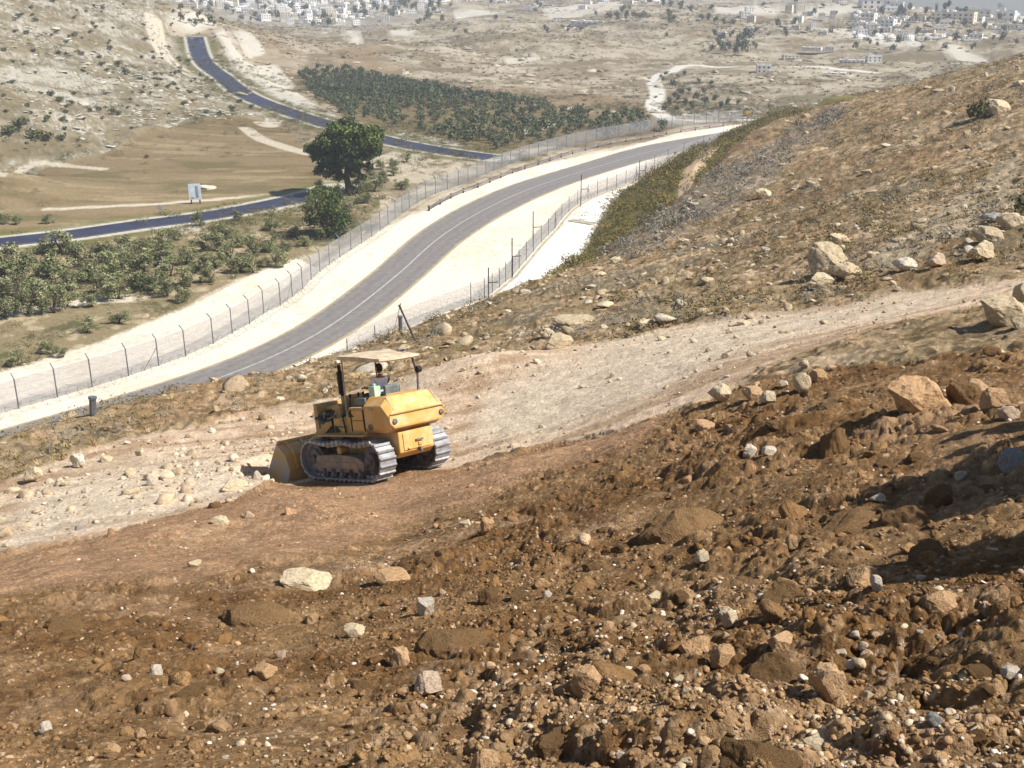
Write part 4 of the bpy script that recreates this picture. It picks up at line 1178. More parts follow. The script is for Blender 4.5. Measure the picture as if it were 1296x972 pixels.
for q_ in [((0, 0, 3), (-2.4, .4, 5.2), (-4.2, .2, 7.4)), ((0, 0, 3.6), (2, -.5, 5.8), (3.8, -.2, 8.6)), ((.1, 0, 4.6), (-1, 1, 7), (-1.6, 1.2, 9.6)), ((.1, 0, 5), (1, -1, 7), (1.6, -1.4, 9.8)), ((0, 0, 2.6), (-1.6, -1, 4.2), (-3.2, -1.4, 5.6))]:
    t.tube(q_, [.3, .2, .08], 7)
t.build('trunk', bark_mat, big, smooth=True)
pT = plane(436, 247)
big.location = (pT.x + .6, pT.y, -.2); 
tag(big, 'tall dark evergreen tree with a broad flat crown beside the security fence', 'tree')
kk = FPX * 0 + px_m(pT) * 13.0
big.scale = (1.0 * 97 / (px_m(pT) * 13.4),) * 3
rt, kd = tree_proto('round_tree', 7.9, 3.9, 26, 5200, .20, [lin(92, 104, 58), lin(78, 92, 48), lin(104, 112, 64)], 31, .2, 4, .95, .12)
pT = plane(416, 300); sc = 66 / (px_m(pT) * 7.8)
put(rt, kd, (pT.x, pT.y, -.1), .4, sc, 'round bushy green tree in front of the tall dark evergreen', 'tree')

olives = [tree_proto('olive_tree', 4.0, 2.2, 13, 1500, .15, OLV, 40 + k_, .3, 3, .85, .2) for k_ in range(4)]
n_ol = 0
def olive(u, v, hpx, label, group, cat='tree'):
    global n_ol
    p = GZ(u, v); s_ = 1.06 * hpx / (px_m(p) * 4.0) 
    pr, kd_ = olives[n_ol % 4]; n_ol += 1
    return put(pr, kd_, p, rnd.uniform(0, 6.28), (s_ * rnd.uniform(.9, 1.25), s_ * rnd.uniform(.9, 1.25), s_ * rnd.uniform(.72, .95)), label, cat, group)
GROVE = [(78,322,34),(58,320,24),(5,352,40),(30,344,30),(102,338,34),(60,352,36),(90,368,34),(20,376,36),(45,386,34),(112,357,32),(133,348,34),(152,352,30),(162,334,32),(140,325,26),(116,388,26),(68,396,34),(36,398,32),(8,402,34),(182,344,30),(202,338,30),(216,349,30),(172,364,32),(192,368,30),(212,374,28),(150,378,34),(236,334,28),(252,344,28),(272,338,26),(292,329,28),(304,344,30),(322,324,26),(240,363,26),(266,358,24),(182,322,26),(200,313,24),(221,304,22),(253,286,20),(302,279,16),(257,318,24),(286,304,24),(130,372,28),(232,382,22),(84,388,30),(172,338,28),(320,345,24),(340,318,22),(124,325,20),(208,325,24),(300,312,22),(342,292,18),(-8,380,36),(60,374,32),(276,318,24),(158,315,22)]
for (u, v, h_) in GROVE:
    olive(u, v, h_, 'grey-green olive tree in the grove between the dark road and the white gravel', 'olive trees of the near grove')
for (u, v, h_, lab) in [(110,421,22,'small olive bush standing alone on brown ground, left of two'), (151,410,20,'small olive bush standing alone on brown ground, right of two'), (22,462,22,'low green bush beside the gravel at the far left'), (62,447,20,'low green bush on brown ground, upper of a pair near the gravel'), (80,452,18,'low green bush on brown ground, lower of a pair near the gravel'), (20,284,14,'grey-green bush left beyond the dark road'), (62,283,14,'low olive bush beyond the dark road'), (5,283,18,'olive bush at the left border beyond the dark road'), (498,222,14,'grey bush by the white stones right of the tall evergreen'), (508,240,16,'dark bush by the fence right of the tall evergreen'), (350,338,26,'greyish bush at the right end of the near grove')]:
    olive(u, v, h_, lab, None, 'bush')
for (u, v, h_) in [(452,246,22),(462,238,20),(474,243,22),(486,232,18),(470,226,16),(422,252,20),(404,244,18),(448,222,18),(498,212,14),(515,205,12),(460,258,18),(440,268,20),(482,214,14),(395,262,16),(370,300,18),(385,312,18),(362,318,18),(348,306,16),(330,338,16)]:
    olive(u, v, h_, 'greyish scrubby bush around the foot of the tall dark evergreen', 'scrubby bushes around the tall evergreen', 'bush')

# the far orchard: rows of small trees; the nearest as things, the rest in one object
fo = [far_proto('orchard_tree', 3.0, 1.7, 150, .30, [lin(104, 110, 82), lin(90, 96, 70), lin(118, 122, 94)], 60 + k_) for k_ in range(4)]
opoly = to_al([base_ground(u, v, H) for (u, v) in [(378,93),(440,88),(520,103),(600,122),(700,138),(830,150),(880,160),(860,166),(820,168),(700,182),(640,190),(600,184),(560,180),(500,160),(440,148),(400,124)]])
ang = math.radians(20); pts = []
for i in range(-100, 100):
    for j in range(-100, 100):
        a, b = i * 3.5 + rnd.uniform(-.8, .8), j * 4.3 + rnd.uniform(-.9, .9)
        x = a * math.cos(ang) - b * math.sin(ang) - 10; y = a * math.sin(ang) + b * math.cos(ang) + 330
        if y < 100: continue
        pts.append((x, y))
pts = np.array(pts)
al = to_al(pts)
ins = pip(al[:, 0], al[:, 1], opoly)
pts = pts[ins]
dens = fbm(pts[:, 0] * .02, pts[:, 1] * .02, 3, 91)
dist = np.hypot(pts[:, 0], pts[:, 1])
keepm = rng.random(len(pts)) < np.where(dist > 320, .97, np.clip(.72 + .9 * dens, .2, 1))
pts, dist = pts[keepm], dist[keepm]
order = np.argsort(dist); pts = pts[order]
for i in range(min(235, len(pts))):
    x, y = pts[i]
    put(fo[i % 4], {}, (x, y, float(ground_z(x, y)) - .3), rnd.uniform(0, 6.28), rnd.uniform(.8, 1.2), 'small grey-green olive tree in the rows of the far orchard', 'tree', 'olive trees of the far orchard')
rest = pts[235:]
if len(rest):
    shp = [(np.array([v_.co[:] for v_ in f_.data.vertices])[:480], np.arange(480).reshape(-1, 4)) for f_ in fo]
    pos = np.stack([rest[:, 0], rest[:, 1], ground_z(rest[:, 0], rest[:, 1]) - .3], 1)
    o = scatter('distant_orchard_foliage', pos, rng.uniform(.85, 1.2, len(rest)), shp, leaf_mat, pal(len(rest), *[lin(96, 102, 76), lin(84, 92, 66)], jit=.1), flat=(.9, 1.1), sink=.5, seed=9, tilt=.03, elong=(.9, 1.15))
    tag(o, 'dark grey-green mass of the distant orchard rows', kind='stuff')

# dark shrubs dotted over the rocky slope and the far hillsides
fs = [far_proto('hill_shrub', 2.4, 1.9, 170, .30, [lin(96, 98, 68), lin(82, 86, 58), lin(110, 110, 80)], 80 + k_) for k_ in range(4)]
ftn = [far_proto('town_tree', 3.2, 1.8, 170, .30, [lin(92, 94, 68), lin(78, 82, 58), lin(106, 106, 80)], 180 + k_) for k_ in range(4)]
ns = 0
def shrub(u, v, wpx, label, group, cat='shrub', F=None, hs=1.0):
    global ns
    p = GZ(u, v); s_ = wpx / (px_m(p) * 3.6)
    o = put((ftn if cat == 'tree' else fs)[ns % 4], {}, (p.x, p.y, p.z - .15), rnd.uniform(0, 6.28), (s_, s_, s_ * hs), label, cat, group); ns += 1
    return o
for (u, v, w) in [(23,24,9),(45,27,8),(20,42,8),(34,43,8),(75,69,8),(103,70,10),(43,66,8),(6,65,9),(73,43,8),(95,46,9),(139,63,9),(125,74,9),(150,85,12),(160,95,14),(178,103,10),(196,95,8),(213,112,8),(180,118,8),(199,110,8),(232,133,10),(245,130,8),(278,146,10),(295,140,10),(303,130,9),(318,138,9),(290,118,8),(246,102,7),(255,96,8),(222,95,8),(228,88,8),(130,84,10),(135,90,9),(142,145,12),(125,140,10),(150,146,10),(10,170,22),(25,165,20),(45,176,22),(62,178,18),(78,178,14),(58,155,11),(80,152,9),(33,158,12),(84,143,10),(115,142,9),(35,135,9),(65,122,12),(75,128,12),(90,133,10),(185,200,8),(16,106,9),(7,142,8),(213,62,7),(240,78,7),(268,104,8),(240,118,9),(262,125,9)]:
    shrub(u, v, w, 'dark green shrub on the rocky slope left of the climbing road', 'dark shrubs on the rocky slope')
n_sh = 0
for _ in range(1500):
    if n_sh >= 95: break
    u, v = rnd.uniform(0, 330), rnd.uniform(2, 190)
    p = GZ(u, v)
    if samp(rocky, np.array([p.x]), np.array([p.y]))[0] < .8: continue
    shrub(u, v, rnd.uniform(4, 8), 'dark green shrub on the rocky slope left of the climbing road', 'dark shrubs on the rocky slope'); n_sh += 1
for (u, v, w) in [(838,104,9),(842,96,7),(852,112,11),(860,122,12),(856,130,12),(872,118,9),(880,128,12),(868,136,12),(890,120,9),(893,134,14),(905,130,10),(912,138,10),(858,100,6),(866,96,8),(846,136,12),(840,142,9),(876,140,11),(900,108,8),(921,134,9),(855,141,9),(884,106,7),(934,133,8)]:
    shrub(u, v, w, 'dark tree in the grove inside the bend of the white lane', 'trees inside the bend of the white lane', 'tree', hs=1.3)
for (u, v, w) in [(905,48,9),(915,52,9),(925,50,9),(935,53,11),(944,56,16),(950,52,10),(910,60,12),(922,64,12),(932,62,12),(943,70,18),(955,64,9),(901,66,10),(914,68,13),(930,70,12),(896,28,9),(905,30,9),(915,34,9),(926,34,9),(846,24,10),(852,28,9),(838,10,10),(850,12,10),(862,14,10),(874,17,10),(820,8,12),(806,5,12),(792,26,10),(803,25,11),(780,28,11),(770,26,10),(815,24,8)]:
    shrub(u, v, w, 'dark tree in the belts of trees on the far hillside', 'dark trees on the far hillside', 'tree', hs=1.5)
shrub(1233, 152, 26, 'dark green bush standing alone high on the right hill', None, 'bush', hs=1.5)
shrub(1295, 268, 34, 'dark green bush cut by the right border above the pale rocks', None, 'bush', hs=1.1)
shrub(1158, 322, 14, 'small brown-green bush behind the bright whitish rock', None, 'bush')

# ------------------------------------------------------------------ security fences
galv = varmat('galvanised_steel', lin(128, 130, 134), scale=2, rgb2=lin(98, 100, 106), rough=.55, metal=.5)
rust = varmat('dark_steel', lin(86, 76, 72), scale=3, rgb2=lin(64, 56, 54), rough=.7, metal=.3)
def mesh_material():
    m, nt, b = nodes('chain_link')
    b.inputs['Base Color'].default_value = (*lin(150, 150, 152), 1); b.inputs['Roughness'].default_value = .6
    uv = nt.nodes.new('ShaderNodeUVMap'); uv.uv_map = 'UVMap'
    sp = nt.nodes.new('ShaderNodeSeparateXYZ'); nt.links.new(uv.outputs[0], sp.inputs[0])
    outs = []
    for sgn in (1, -1):
        ma = nt.nodes.new('ShaderNodeMath'); ma.operation = 'MULTIPLY_ADD'; ma.inputs[1].default_value = sgn
        nt.links.new(sp.outputs[0], ma.inputs[0]); nt.links.new(sp.outputs[1], ma.inputs[2])
        sc_ = nt.nodes.new('ShaderNodeMath'); sc_.operation = 'MULTIPLY'; sc_.inputs[1].default_value = 9.0; nt.links.new(ma.outputs[0], sc_.inputs[0])
        fr = nt.nodes.new('ShaderNodeMath'); fr.operation = 'FRACT'; nt.links.new(sc_.outputs[0], fr.inputs[0])
        lt = nt.nodes.new('ShaderNodeMath'); lt.operation = 'LESS_THAN'; lt.inputs[1].default_value = .26; nt.links.new(fr.outputs[0], lt.inputs[0])
        outs.append(lt)
    mx = nt.nodes.new('ShaderNodeMath'); mx.operation = 'MAXIMUM'
    nt.links.new(outs[0].outputs[0], mx.inputs[0]); nt.links.new(outs[1].outputs[0], mx.inputs[1])
    nt.links.new(mx.outputs[0], b.inputs['Alpha'])
    return m
chain = mesh_material()
def net(name, P3, h, parent, out=0.0, nrm=None, mat=None):
    """wire mesh standing along the 3-D foot line"""
    P3 = [Vector(p) for p in P3]
    co, uv, s = [], [], 0
    for i, p in enumerate(P3):
        if i: s += (p - P3[i - 1]).length
        co += [p + Vector((0, 0, .05)), p + Vector((0, 0, h))]
        uv += [(s, 0), (s, h)]
    f = np.array([(2 * i, 2 * i + 2, 2 * i + 3, 2 * i + 1) for i in range(len(P3) - 1)])
    o = new_mesh_obj(name, np.array([tuple(c) for c in co]), f, mat or chain, parent)
    ul = o.data.uv_layers.new(name='UVMap')
    for i, l in enumerate(o.data.loops): ul.data[i].uv = uv[l.vertex_index]
    return o
def coil(name, P3, r, pitch, parent, wire=.010, zc=None):
    """razor wire coil along a line"""
    L_ = smooth_line([(p[0], p[1]) for p in P3], .5)
    s = np.concatenate([[0], np.cumsum(np.hypot(*np.diff(L_, axis=0).T))])
    n_ = int(s[-1] / pitch * 10)
    q_ = np.linspace(0, s[-1], n_)
    bx, by = np.interp(q_, s, L_[:, 0]), np.interp(q_, s, L_[:, 1])
    tx, ty = np.gradient(bx), np.gradient(by); tl = np.hypot(tx, ty); tx, ty = tx / tl, ty / tl
    ph = q_ / pitch * 2 * math.pi; rr_ = r * (1 + .12 * np.sin(q_ * 1.7) + .08 * np.sin(q_ * 4.1))
    cx_ = bx + ty * rr_ * np.cos(ph) + tx * .25 * np.sin(ph * .5); cy_ = by - tx * rr_ * np.cos(ph) + ty * .25 * np.sin(ph * .5)
    cz_ = (r if zc is None else zc) + rr_ * np.sin(ph) + .02
    c = np.stack([cx_, cy_, cz_], 1)
    d = np.gradient(c, axis=0); d /= np.linalg.norm(d, axis=1)[:, None]
    e1 = np.cross(d, [0.3, 0.2, 1]); e1 /= np.linalg.norm(e1, axis=1)[:, None]; e2 = np.cross(d, e1)
    V_ = np.stack([c + wire * (e1 * math.cos(a) + e2 * math.sin(a)) for a in (0, 2.094, 4.189)], 1).reshape(-1, 3)
    i = np.arange(n_ - 1)[:, None] * 3
    F_ = np.concatenate([np.concatenate([i + a, i + (a + 1) % 3, i + 3 + (a + 1) % 3, i + 3 + a], 1) for a in range(3)])
    return new_mesh_obj(name, V_, F_, galv, parent)

base_px = [(24,517),(73,503),(117,490),(163,476),(201,463),(235,451),(270,435),(294,422),(316,410),(334,397),(355,387),(370,376),(383,366),(394,354),(405,344),(417,335),(430,326)]
fp = [plane(*p) for p in base_px]
st = (fp[0] - fp[2]) / 2
fp = [fp[0] + st * k_ for k_ in range(5, 0, -1)] + fp
more_px = [(467,302),(489,286),(517,264),(545,248),(578,236),(612,222),(643,209),(690,194),(740,181),(800,170),(870,159),(940,152)]
ext = smooth_line([(p.x, p.y) for p in [fp[-1]] + [plane(*p) for p in more_px]], .5)
ex = resample(ext, int(np.hypot(*np.diff(ext, axis=0).T).sum() / 4.0))
fp += [Vector((p[0], p[1], 0)) for p in ex[1:]]
fence = empty('security_fence', fp[0]); inv = -fp[0]
tag(fence, 'tall wire security fence with angled post tops left of the patrol road', 'fence')
def post_out(i, pts):
    t = (pts[min(i + 1, len(pts) - 1)] - pts[max(i - 1, 0)]).normalized()
    return Vector((-t.y, t.x, 0))
for i, p in enumerate(fp[:96]):
    n_ = post_out(i, fp); q_ = p + inv
    b = MB(); b.tube([q_ + Vector((0, 0, -.3)), q_ + Vector((0, 0, 2.75)), q_ + n_ * .45 + Vector((0, 0, 3.2))], .06, 6)
    if i < 24 and i % 1 == 0: 
        s_ = -n_ * .75
        b.tube([q_ + Vector((0, 0, .75)), q_ + s_ * .5 + Vector((0, 0, .45)), q_ + s_ + Vector((0, 0, .95))], .022, 4)
    if i in (9, 16):
        t = (fp[i + 1] - fp[i]).normalized(); b.tube([q_ + Vector((0, 0, 1.9)), q_ - t * 1.8], .03, 5)
    b.build('post', galv, fence)
net('wire_mesh', [p + inv for p in fp], 2.7, fence)
w = MB()
for hh in (.35, .9, 1.5, 2.1, 2.7):
    for i in range(len(fp) - 1): w.tube([fp[i] + inv + Vector((0, 0, hh)), fp[i + 1] + inv + Vector((0, 0, hh))], .008, 3, cap=False)
for i in range(len(fp) - 1):
    for f_ in (.2, .45): w.tube([fp[i] + inv + post_out(i, fp) * f_ + Vector((0, 0, 2.75 + f_)), fp[i + 1] + inv + post_out(i + 1, fp) * f_ + Vector((0, 0, 2.75 + f_))], .008, 3, cap=False)
w.build('line_wire', galv, fence)
cl = [p - post_out(i, fp) * 1.1 for i, p in enumerate(fp)]
o = coil('razor_wire', [(p.x, p.y) for p in cl], .42, .55, None); tag(o, 'coil of razor wire lying along the foot of the left security fence', 'razor wire')

# right-hand fence along the drain
nf_px = [(440,452),(475,434),(505,420),(533,408),(560,397),(596,384),(613,378),(623,371),(632,364),(640,357),(649,350),(657,340),(666,330),(675,319),(685,307),(694,298),(703,289),(711,278),(720,268),(731,259),(744,252),(756,247),(768,242),(780,238),(792,233),(805,227),(817,221),(828,214),(845,205),(865,196),(890,187),(915,178)]
nfp = [plane(*p) for p in nf_px]
fence2 = empty('drain_fence', nfp[0]); inv2 = -nfp[0]
tag(fence2, 'lower wire fence of thin straight posts between the patrol road and the white drain', 'fence')
tall = {6: 0, 10: 0, 14: 0, 19: 0}
for i, p in enumerate(nfp):
    q_ = p + inv2
    if i in (3, 4): continue
    hh = 2.5 if i > 4 else 1.9
    b = MB(); b.tube([q_ + Vector((0, 0, -.2)), q_ + Vector((0, 0, hh))], .05, 6)
    if i in (16, 20, 26, 25):
        t = (nfp[i + 1] - nfp[i]).normalized()
        b.tube([q_ + Vector((0, 0, 1.8)), q_ + t * 1.6], .03, 5); b.tube([q_ + Vector((0, 0, 1.8)), q_ - t * 1.6], .03, 5)
    b.build('post', rust, fence2)
for (u, v, vt) in [(613,381,339),(643,353,302),(670,312,269),(731,262,223),(805,232,205)]:
    p = plane(u, v); hh = (v - vt) / px_m(p) / math.cos(PITCH * .7)
    b = MB(); q_ = p + inv2 + Vector((.5, 0, 0))
    b.tube([q_ + Vector((0, 0, -.2)), q_ + Vector((0, 0, hh))], .07, 8)
    b.bar(q_ + Vector((0, 0, hh * .55)), q_ + Vector((1.1, .3, hh * .55)), .09, .09)
    b.build('tall_post', rust, fence2)
net('wire_mesh', [p + inv2 for p in nfp], 2.2, fence2)
w = MB()
for hh in (.3, 1.2, 2.2):
    for i in range(len(nfp) - 1): w.tube([nfp[i] + inv2 + Vector((0, 0, hh)), nfp[i + 1] + inv2 + Vector((0, 0, hh))], .008, 3, cap=False)
w.build('line_wire', galv, fence2)
cl = [p + post_out(i, nfp) * 1.0 for i, p in enumerate(nfp)]
for q_, zc in ((0, None),):
    o = coil('razor_wire', [(p.x, p.y) for p in cl], .48, .6, None); tag(o, 'coil of razor wire beside the right-hand fence on the road side', 'razor wire')
# concrete edge of the drain and the low culvert crossing it
cb = MB()
for i in range(6, len(nfp) - 1):
    n0, n1 = post_out(i, nfp), post_out(i + 1, nfp)
    a, b_ = nfp[i] - n0 * .5, nfp[i + 1] - n1 * .5
    cb.bar(a + Vector((0, 0, .06)), b_ + Vector((0, 0, .06)), .35, .2)
kerb = cb.build('drain_kerb', varmat('old_concrete', lin(176, 166, 148), scale=1, rgb2=lin(150, 140, 122), rough=.9)); tag(kerb, None, kind='structure')
p0, p1 = plane(722, 279), plane(752, 284)
cv = MB(); cv.bar(p0 + Vector((0, 0, .06)), p1 + Vector((0, 0, .06)), 1.6, .14); cv = cv.build('culvert_slab', MATS['old_concrete'], bevel=.02); tag(cv, 'grey concrete culvert slab crossing the white drain', 'slab')
# leaning stakes in the grass edge
a = G(505, 419); a = Vector((nfp[2].x, nfp[2].y, 0))
sx = 1
for (u, v, ut, vt, rad_, lab) in [(528,430,505,386,.05,'dark stake leaning left at the grass edge above the machine'), (498,417,507,384,.04,'thin stake leaning right against the dark one'), (507,418,507,400,.10,'short thick grey post stump between the two leaning stakes'), (117,526,117,502,.13,'short thick grey post stump at the grass edge by the road, far left'), (834,270,832,256,.06,'small white stake on the hill above the green bank')]:
    p = GZ(u, v); m_ = 1 / px_m(p)
    r2 = ray(ut, vt).normalized(); d_ = (p - Vector((0, 0, CAMZ))).length
    top = Vector((0, 0, CAMZ)) + r2 * d_ * .995
    b = MB(); b.tube([(0, 0, -.3), tuple(top - p)], rad_, 8); b.tube([tuple((top - p) * .9), tuple((top - p) * 1.0)], rad_ * 1.25, 8)
    o = b.build('stake' if rad_ < .09 else 'post', rust if rad_ < .09 and u != 834 else galv); o.location = p
    if u == 834: o.data.materials[0] = wht
    tag(o, lab, 'stake' if rad_ < .09 else 'post')

# crash barrier
gp_px = [(543,267),(577,248),(609,236),(627,228),(644,221),(661,215),(678,210),(696,204),(714,198),(731,193),(748,189),(767,184),(790,180),(815,176),(845,170),(880,165),(915,160)]
gp0 = smooth_line([plane(u, v) for (u, v) in gp_px], .5)
gl = resample(gp0, int(np.hypot(*np.diff(gp0, axis=0).T).sum() / 5.0))
gp = [Vector((x_, y_, 0)) for x_, y_ in gl]
rail = empty('crash_barrier', gp[0]); gi = -gp[0]
tag(rail, 'long steel crash barrier on dark posts along the outer side of the road bend', 'barrier')
for p in gp[:90]:
    b = MB(); q_ = p + gi; b.box(q_.x - .14, q_.x + .14, q_.y - .12, q_.y + .12, -.2, .85); b.build('post', rust, rail)
prof = [(-.03, -.2), (.05, -.13), (-.03, 0), (.05, .13), (-.03, .2)]
b = MB()
for i in range(len(gp) - 1):
    for (o0, z0), (o1, z1) in zip(prof[:-1], prof[1:]):
        nA, nB = -post_out(i, gp), -post_out(i + 1, gp)
        A_, B_ = gp[i] + gi + nA * .12, gp[i + 1] + gi + nB * .12
        b.add([A_ + nA * o0 + Vector((0, 0, .58 + z0)), B_ + nB * o0 + Vector((0, 0, .58 + z0)), B_ + nB * o1 + Vector((0, 0, .58 + z1)), A_ + nA * o1 + Vector((0, 0, .58 + z1))], [(0, 1, 2, 3)])
b.build('rail', varmat('barrier_steel', lin(150, 142, 140), scale=.4, rgb2=lin(112, 100, 98), rough=.5, metal=.6), rail)

# ------------------------------------------------------------------ signs by the roads
white_panel = varmat('white_panel', lin(226, 232, 238), scale=.6, rgb2=lin(196, 206, 216), rough=.5)
blue_ink = varmat('blue_print', lin(120, 150, 178), scale=2, rgb2=lin(90, 120, 150), rough=.5)
p = GZ(248, 258); m_ = 1 / px_m(p)
bb = empty('billboard', p); tag(bb, 'white billboard on short legs beyond the dark road', 'billboard')
b = MB(); b.box(-10 * m_ * .72, 7 * m_, -.08, .08, 5 * m_, 24 * m_); b.build('panel', white_panel, bb, bevel=.02)
b = MB()
for k_ in range(6): b.box(1.0 * m_, 4.2 * m_, -.12, -.1, (8 + k_ * 2.4) * m_, (9.2 + k_ * 2.4) * m_)
b.box(-5 * m_, -1 * m_, -.12, -.1, 7 * m_, 8 * m_)
b.build('faded_print', blue_ink, bb)
for sx in (-5, 5):
    b = MB(); b.box(sx * m_ - .1, sx * m_ + .1, -.1, .1, -.4, 5 * m_); b.build('leg', rust, bb)
bb.rotation_euler = (0, 0, .15)
p = GZ(262, 240)
s_ = stone(263, 237, 20, 5, 'white', 'small heap of white stone behind the billboard', 'stone', 'stone', sink=.3)
def board(u, v, h, r_, mat, label, shape='rect'):
    p = GZ(u, v); m_ = 1 / px_m(p)
    e = empty('road_sign', p); tag(e, label, 'sign')
    b = MB(); b.tube([(0, 0, -.3), (0, 0, h * m_)], .05, 6); b.build('pole', galv, e)
    b = MB(); zc = h * m_
    if shape == 'rect': b.box(-r_ * m_, r_ * m_, -.06, -.03, zc - r_ * m_, zc + r_ * m_)
    else: b.prism_y([(0 + r_ * m_ * math.cos(a), zc + r_ * m_ * math.sin(a)) for a in (math.pi / 2, math.pi, -math.pi / 2, 0)], -.06, -.03)
    b.build('sign_plate', mat, e)
    return e
board(203, 271, 8, 3.5, varmat('grey_plate', lin(170, 182, 196), rgb2=lin(150, 160, 176), rough=.5), 'small grey sign back by the dark road left of the billboard', 'dia')
board(945, 156, 13, 2.4, varmat('yellow_plate', lin(232, 178, 30), rgb2=lin(210, 150, 24), rough=.5), 'yellow road sign where the road disappears behind the hill', 'dia')
for (u, v, lab) in [(1197,96,'yellow blossom-like marker at the crest of the right hill, upper one'),]:
    pass

# ------------------------------------------------------------------ the tracked loader
YEL = varmat('worn_yellow_paint', lin(206, 156, 80), scale=2.6, rgb2=lin(214, 182, 132), rough=.5, bump=.15, bscale=14, spec=.35, lo=.42, hi=.66)
YEL2 = varmat('dusty_yellow_paint', lin(198, 160, 92), scale=4, rgb2=lin(164, 140, 102), rough=.7, bump=.2, bscale=14)
STEEL = varmat('track_steel', lin(166, 167, 170), scale=5, rgb2=lin(136, 132, 128), rough=.55, metal=.35, bump=.2, bscale=20)
GRS = varmat('oily_steel', lin(124, 120, 124), scale=5, rgb2=lin(66, 60, 58), rough=.7, metal=.2)
BLK = varmat('black_rubber', lin(34, 32, 34), scale=6, rgb2=lin(48, 44, 42), rough=.7)
CNV = varmat('canopy_paint', lin(212, 194, 166), scale=3.5, rgb2=lin(184, 160, 130), rough=.6)
CLR = varmat('dull_grey_paint', lin(120, 126, 126), scale=5, rgb2=lin(92, 98, 98), rough=.5)
GRN = varmat('pale_green_plastic', lin(150, 186, 150), scale=5, rgb2=lin(186, 206, 186), rough=.4)
MUD = varmat('dried_mud', lin(172, 150, 120), scale=4, rgb2=lin(128, 122, 118), rough=.95)
CHEEK = varmat('scraped_steel', lin(164, 160, 158), scale=3, rgb2=lin(186, 156, 104), rough=.6)
dz = empty('crawler_loader')
tag(dz, 'worn yellow tracked loader with a beige canopy working on the dirt track', 'bulldozer')
dz.rotation_mode = 'XYZ'
dz.rotation_euler = (0.119, 0.278, 2.393)
DZ0 = Vector((-3.412, 25.188, 24.102))
dz.location = DZ0
Lh, Rt = 1.3, .47                       # half wheelbase, wheel radius
def track(ysgn):
    yc = .87 * ysgn; hw = .24
    tr = MB()
    # belt path: stadium with a little sag on the top run
    path = []
    for i in range(9): path.append((-Lh * .9 + (1.8 * Lh) * i / 8 * 1.0, .03))
    for i in range(1, 9):
        a = -math.pi / 2 + math.pi * i / 9; path.append((Lh * .9 + Rt * math.cos(a), .03 + Rt + Rt * math.sin(a)))
    for i in range(9):
        q_ = i / 8; path.append((Lh * .9 - 1.8 * Lh * q_, .03 + 2 * Rt - .07 * math.sin(math.pi * 2 * q_) ** 2))
    for i in range(1, 9):
        a = math.pi / 2 + math.pi * i / 9; path.append((-Lh * .9 + Rt * math.cos(a), .03 + Rt + Rt * math.sin(a)))
    path.append(path[0])
    P = np.array(path); s = np.concatenate([[0], np.cumsum(np.hypot(*np.diff(P, axis=0).T))]); n_ = int(s[-1] / .185)
    for k_ in range(n_):
        qa, qb = s[-1] * (k_ + .06) / n_, s[-1] * (k_ + .95) / n_
        a = np.array([np.interp(qa, s, P[:, 0]), np.interp(qa, s, P[:, 1])]); b = np.array([np.interp(qb, s, P[:, 0]), np.interp(qb, s, P[:, 1])])
        t = (b - a) / np.linalg.norm(b - a); nn = np.array([t[1], -t[0]])
        o1 = nn * .012
        pr = [a - nn * .03, b - nn * .03, b + o1, b - t * .035 + nn * .05, b - t * .06 + nn * .05, b - t * .075 + o1, a + o1]
        tr.prism_y([tuple(p) for p in pr][::-1], yc - hw, yc + hw)
        m_ = (a + b) / 2 - nn * .075
        tr.prism_y([(m_[0] - t[0] * .075 + nn[0] * dd, m_[1] - t[1] * .075 + nn[1] * dd) if e_ else (m_[0] + t[0] * .075 + nn[0] * dd, m_[1] + t[1] * .075 + nn[1] * dd) for e_, dd in ((0, -.035), (0, .045), (1, .045), (1, -.035))], yc - .09, yc + .09)
    tr.build('track', STEEL, dz)
    fr = MB()
    fr.prism_y([(-Lh * .62, .2), (Lh * .75, .2), (Lh * .95, .42), (Lh * .75, .60), (.1, .64), (-Lh * .45, .60), (-Lh * .7, .45)], yc - .15, yc + .17)
    fr.box(-Lh * .5, Lh * .6, yc - .17, yc + .20, .30, .46)
    f_ = fr.build('track_frame', GRS if ysgn < 0 else MUD, dz, bevel=.015)
    wh = MB(); wh.disc_y(-Lh * .9, .03 + Rt, Rt - .13, yc - .07, yc + .07, 24); wh.disc_y(-Lh * .9, .03 + Rt, .2, yc - .16, yc + .19, 18)
    for k_ in range(12):
        a = k_ * math.pi / 6; wh.disc_y(-Lh * .9 + (Rt - .12) * math.cos(a), .03 + Rt + (Rt - .12) * math.sin(a), .05, yc - .05, yc + .05, 8)
    wh.build('sprocket', GRS, dz)
    wi = MB(); wi.disc_y(Lh * .9, .03 + Rt, Rt - .10, yc - .1, yc + .1, 24); wi.disc_y(Lh * .9, .03 + Rt, Rt - .2, yc - .13, yc + .15, 24); wi.disc_y(Lh * .9, .03 + Rt, .11, yc - .16, yc + .19, 14)
    wi.build('idler_wheel', GRS, dz)
    for k_ in range(5):
        x_ = -Lh * .55 + k_ * Lh * .28
        ro = MB(); ro.disc_y(x_, .19, .12, yc - .15, yc + .17, 14); ro.disc_y(x_, .19, .06, yc - .18, yc + .21, 10); ro.build('track_roller', GRS, dz)
    ca = MB(); ca.disc_y(.05, .74, .09, yc - .1, yc + .16, 14); ca.build('carrier_roller', YEL2, dz)
for s_ in (1, -1): track(s_)
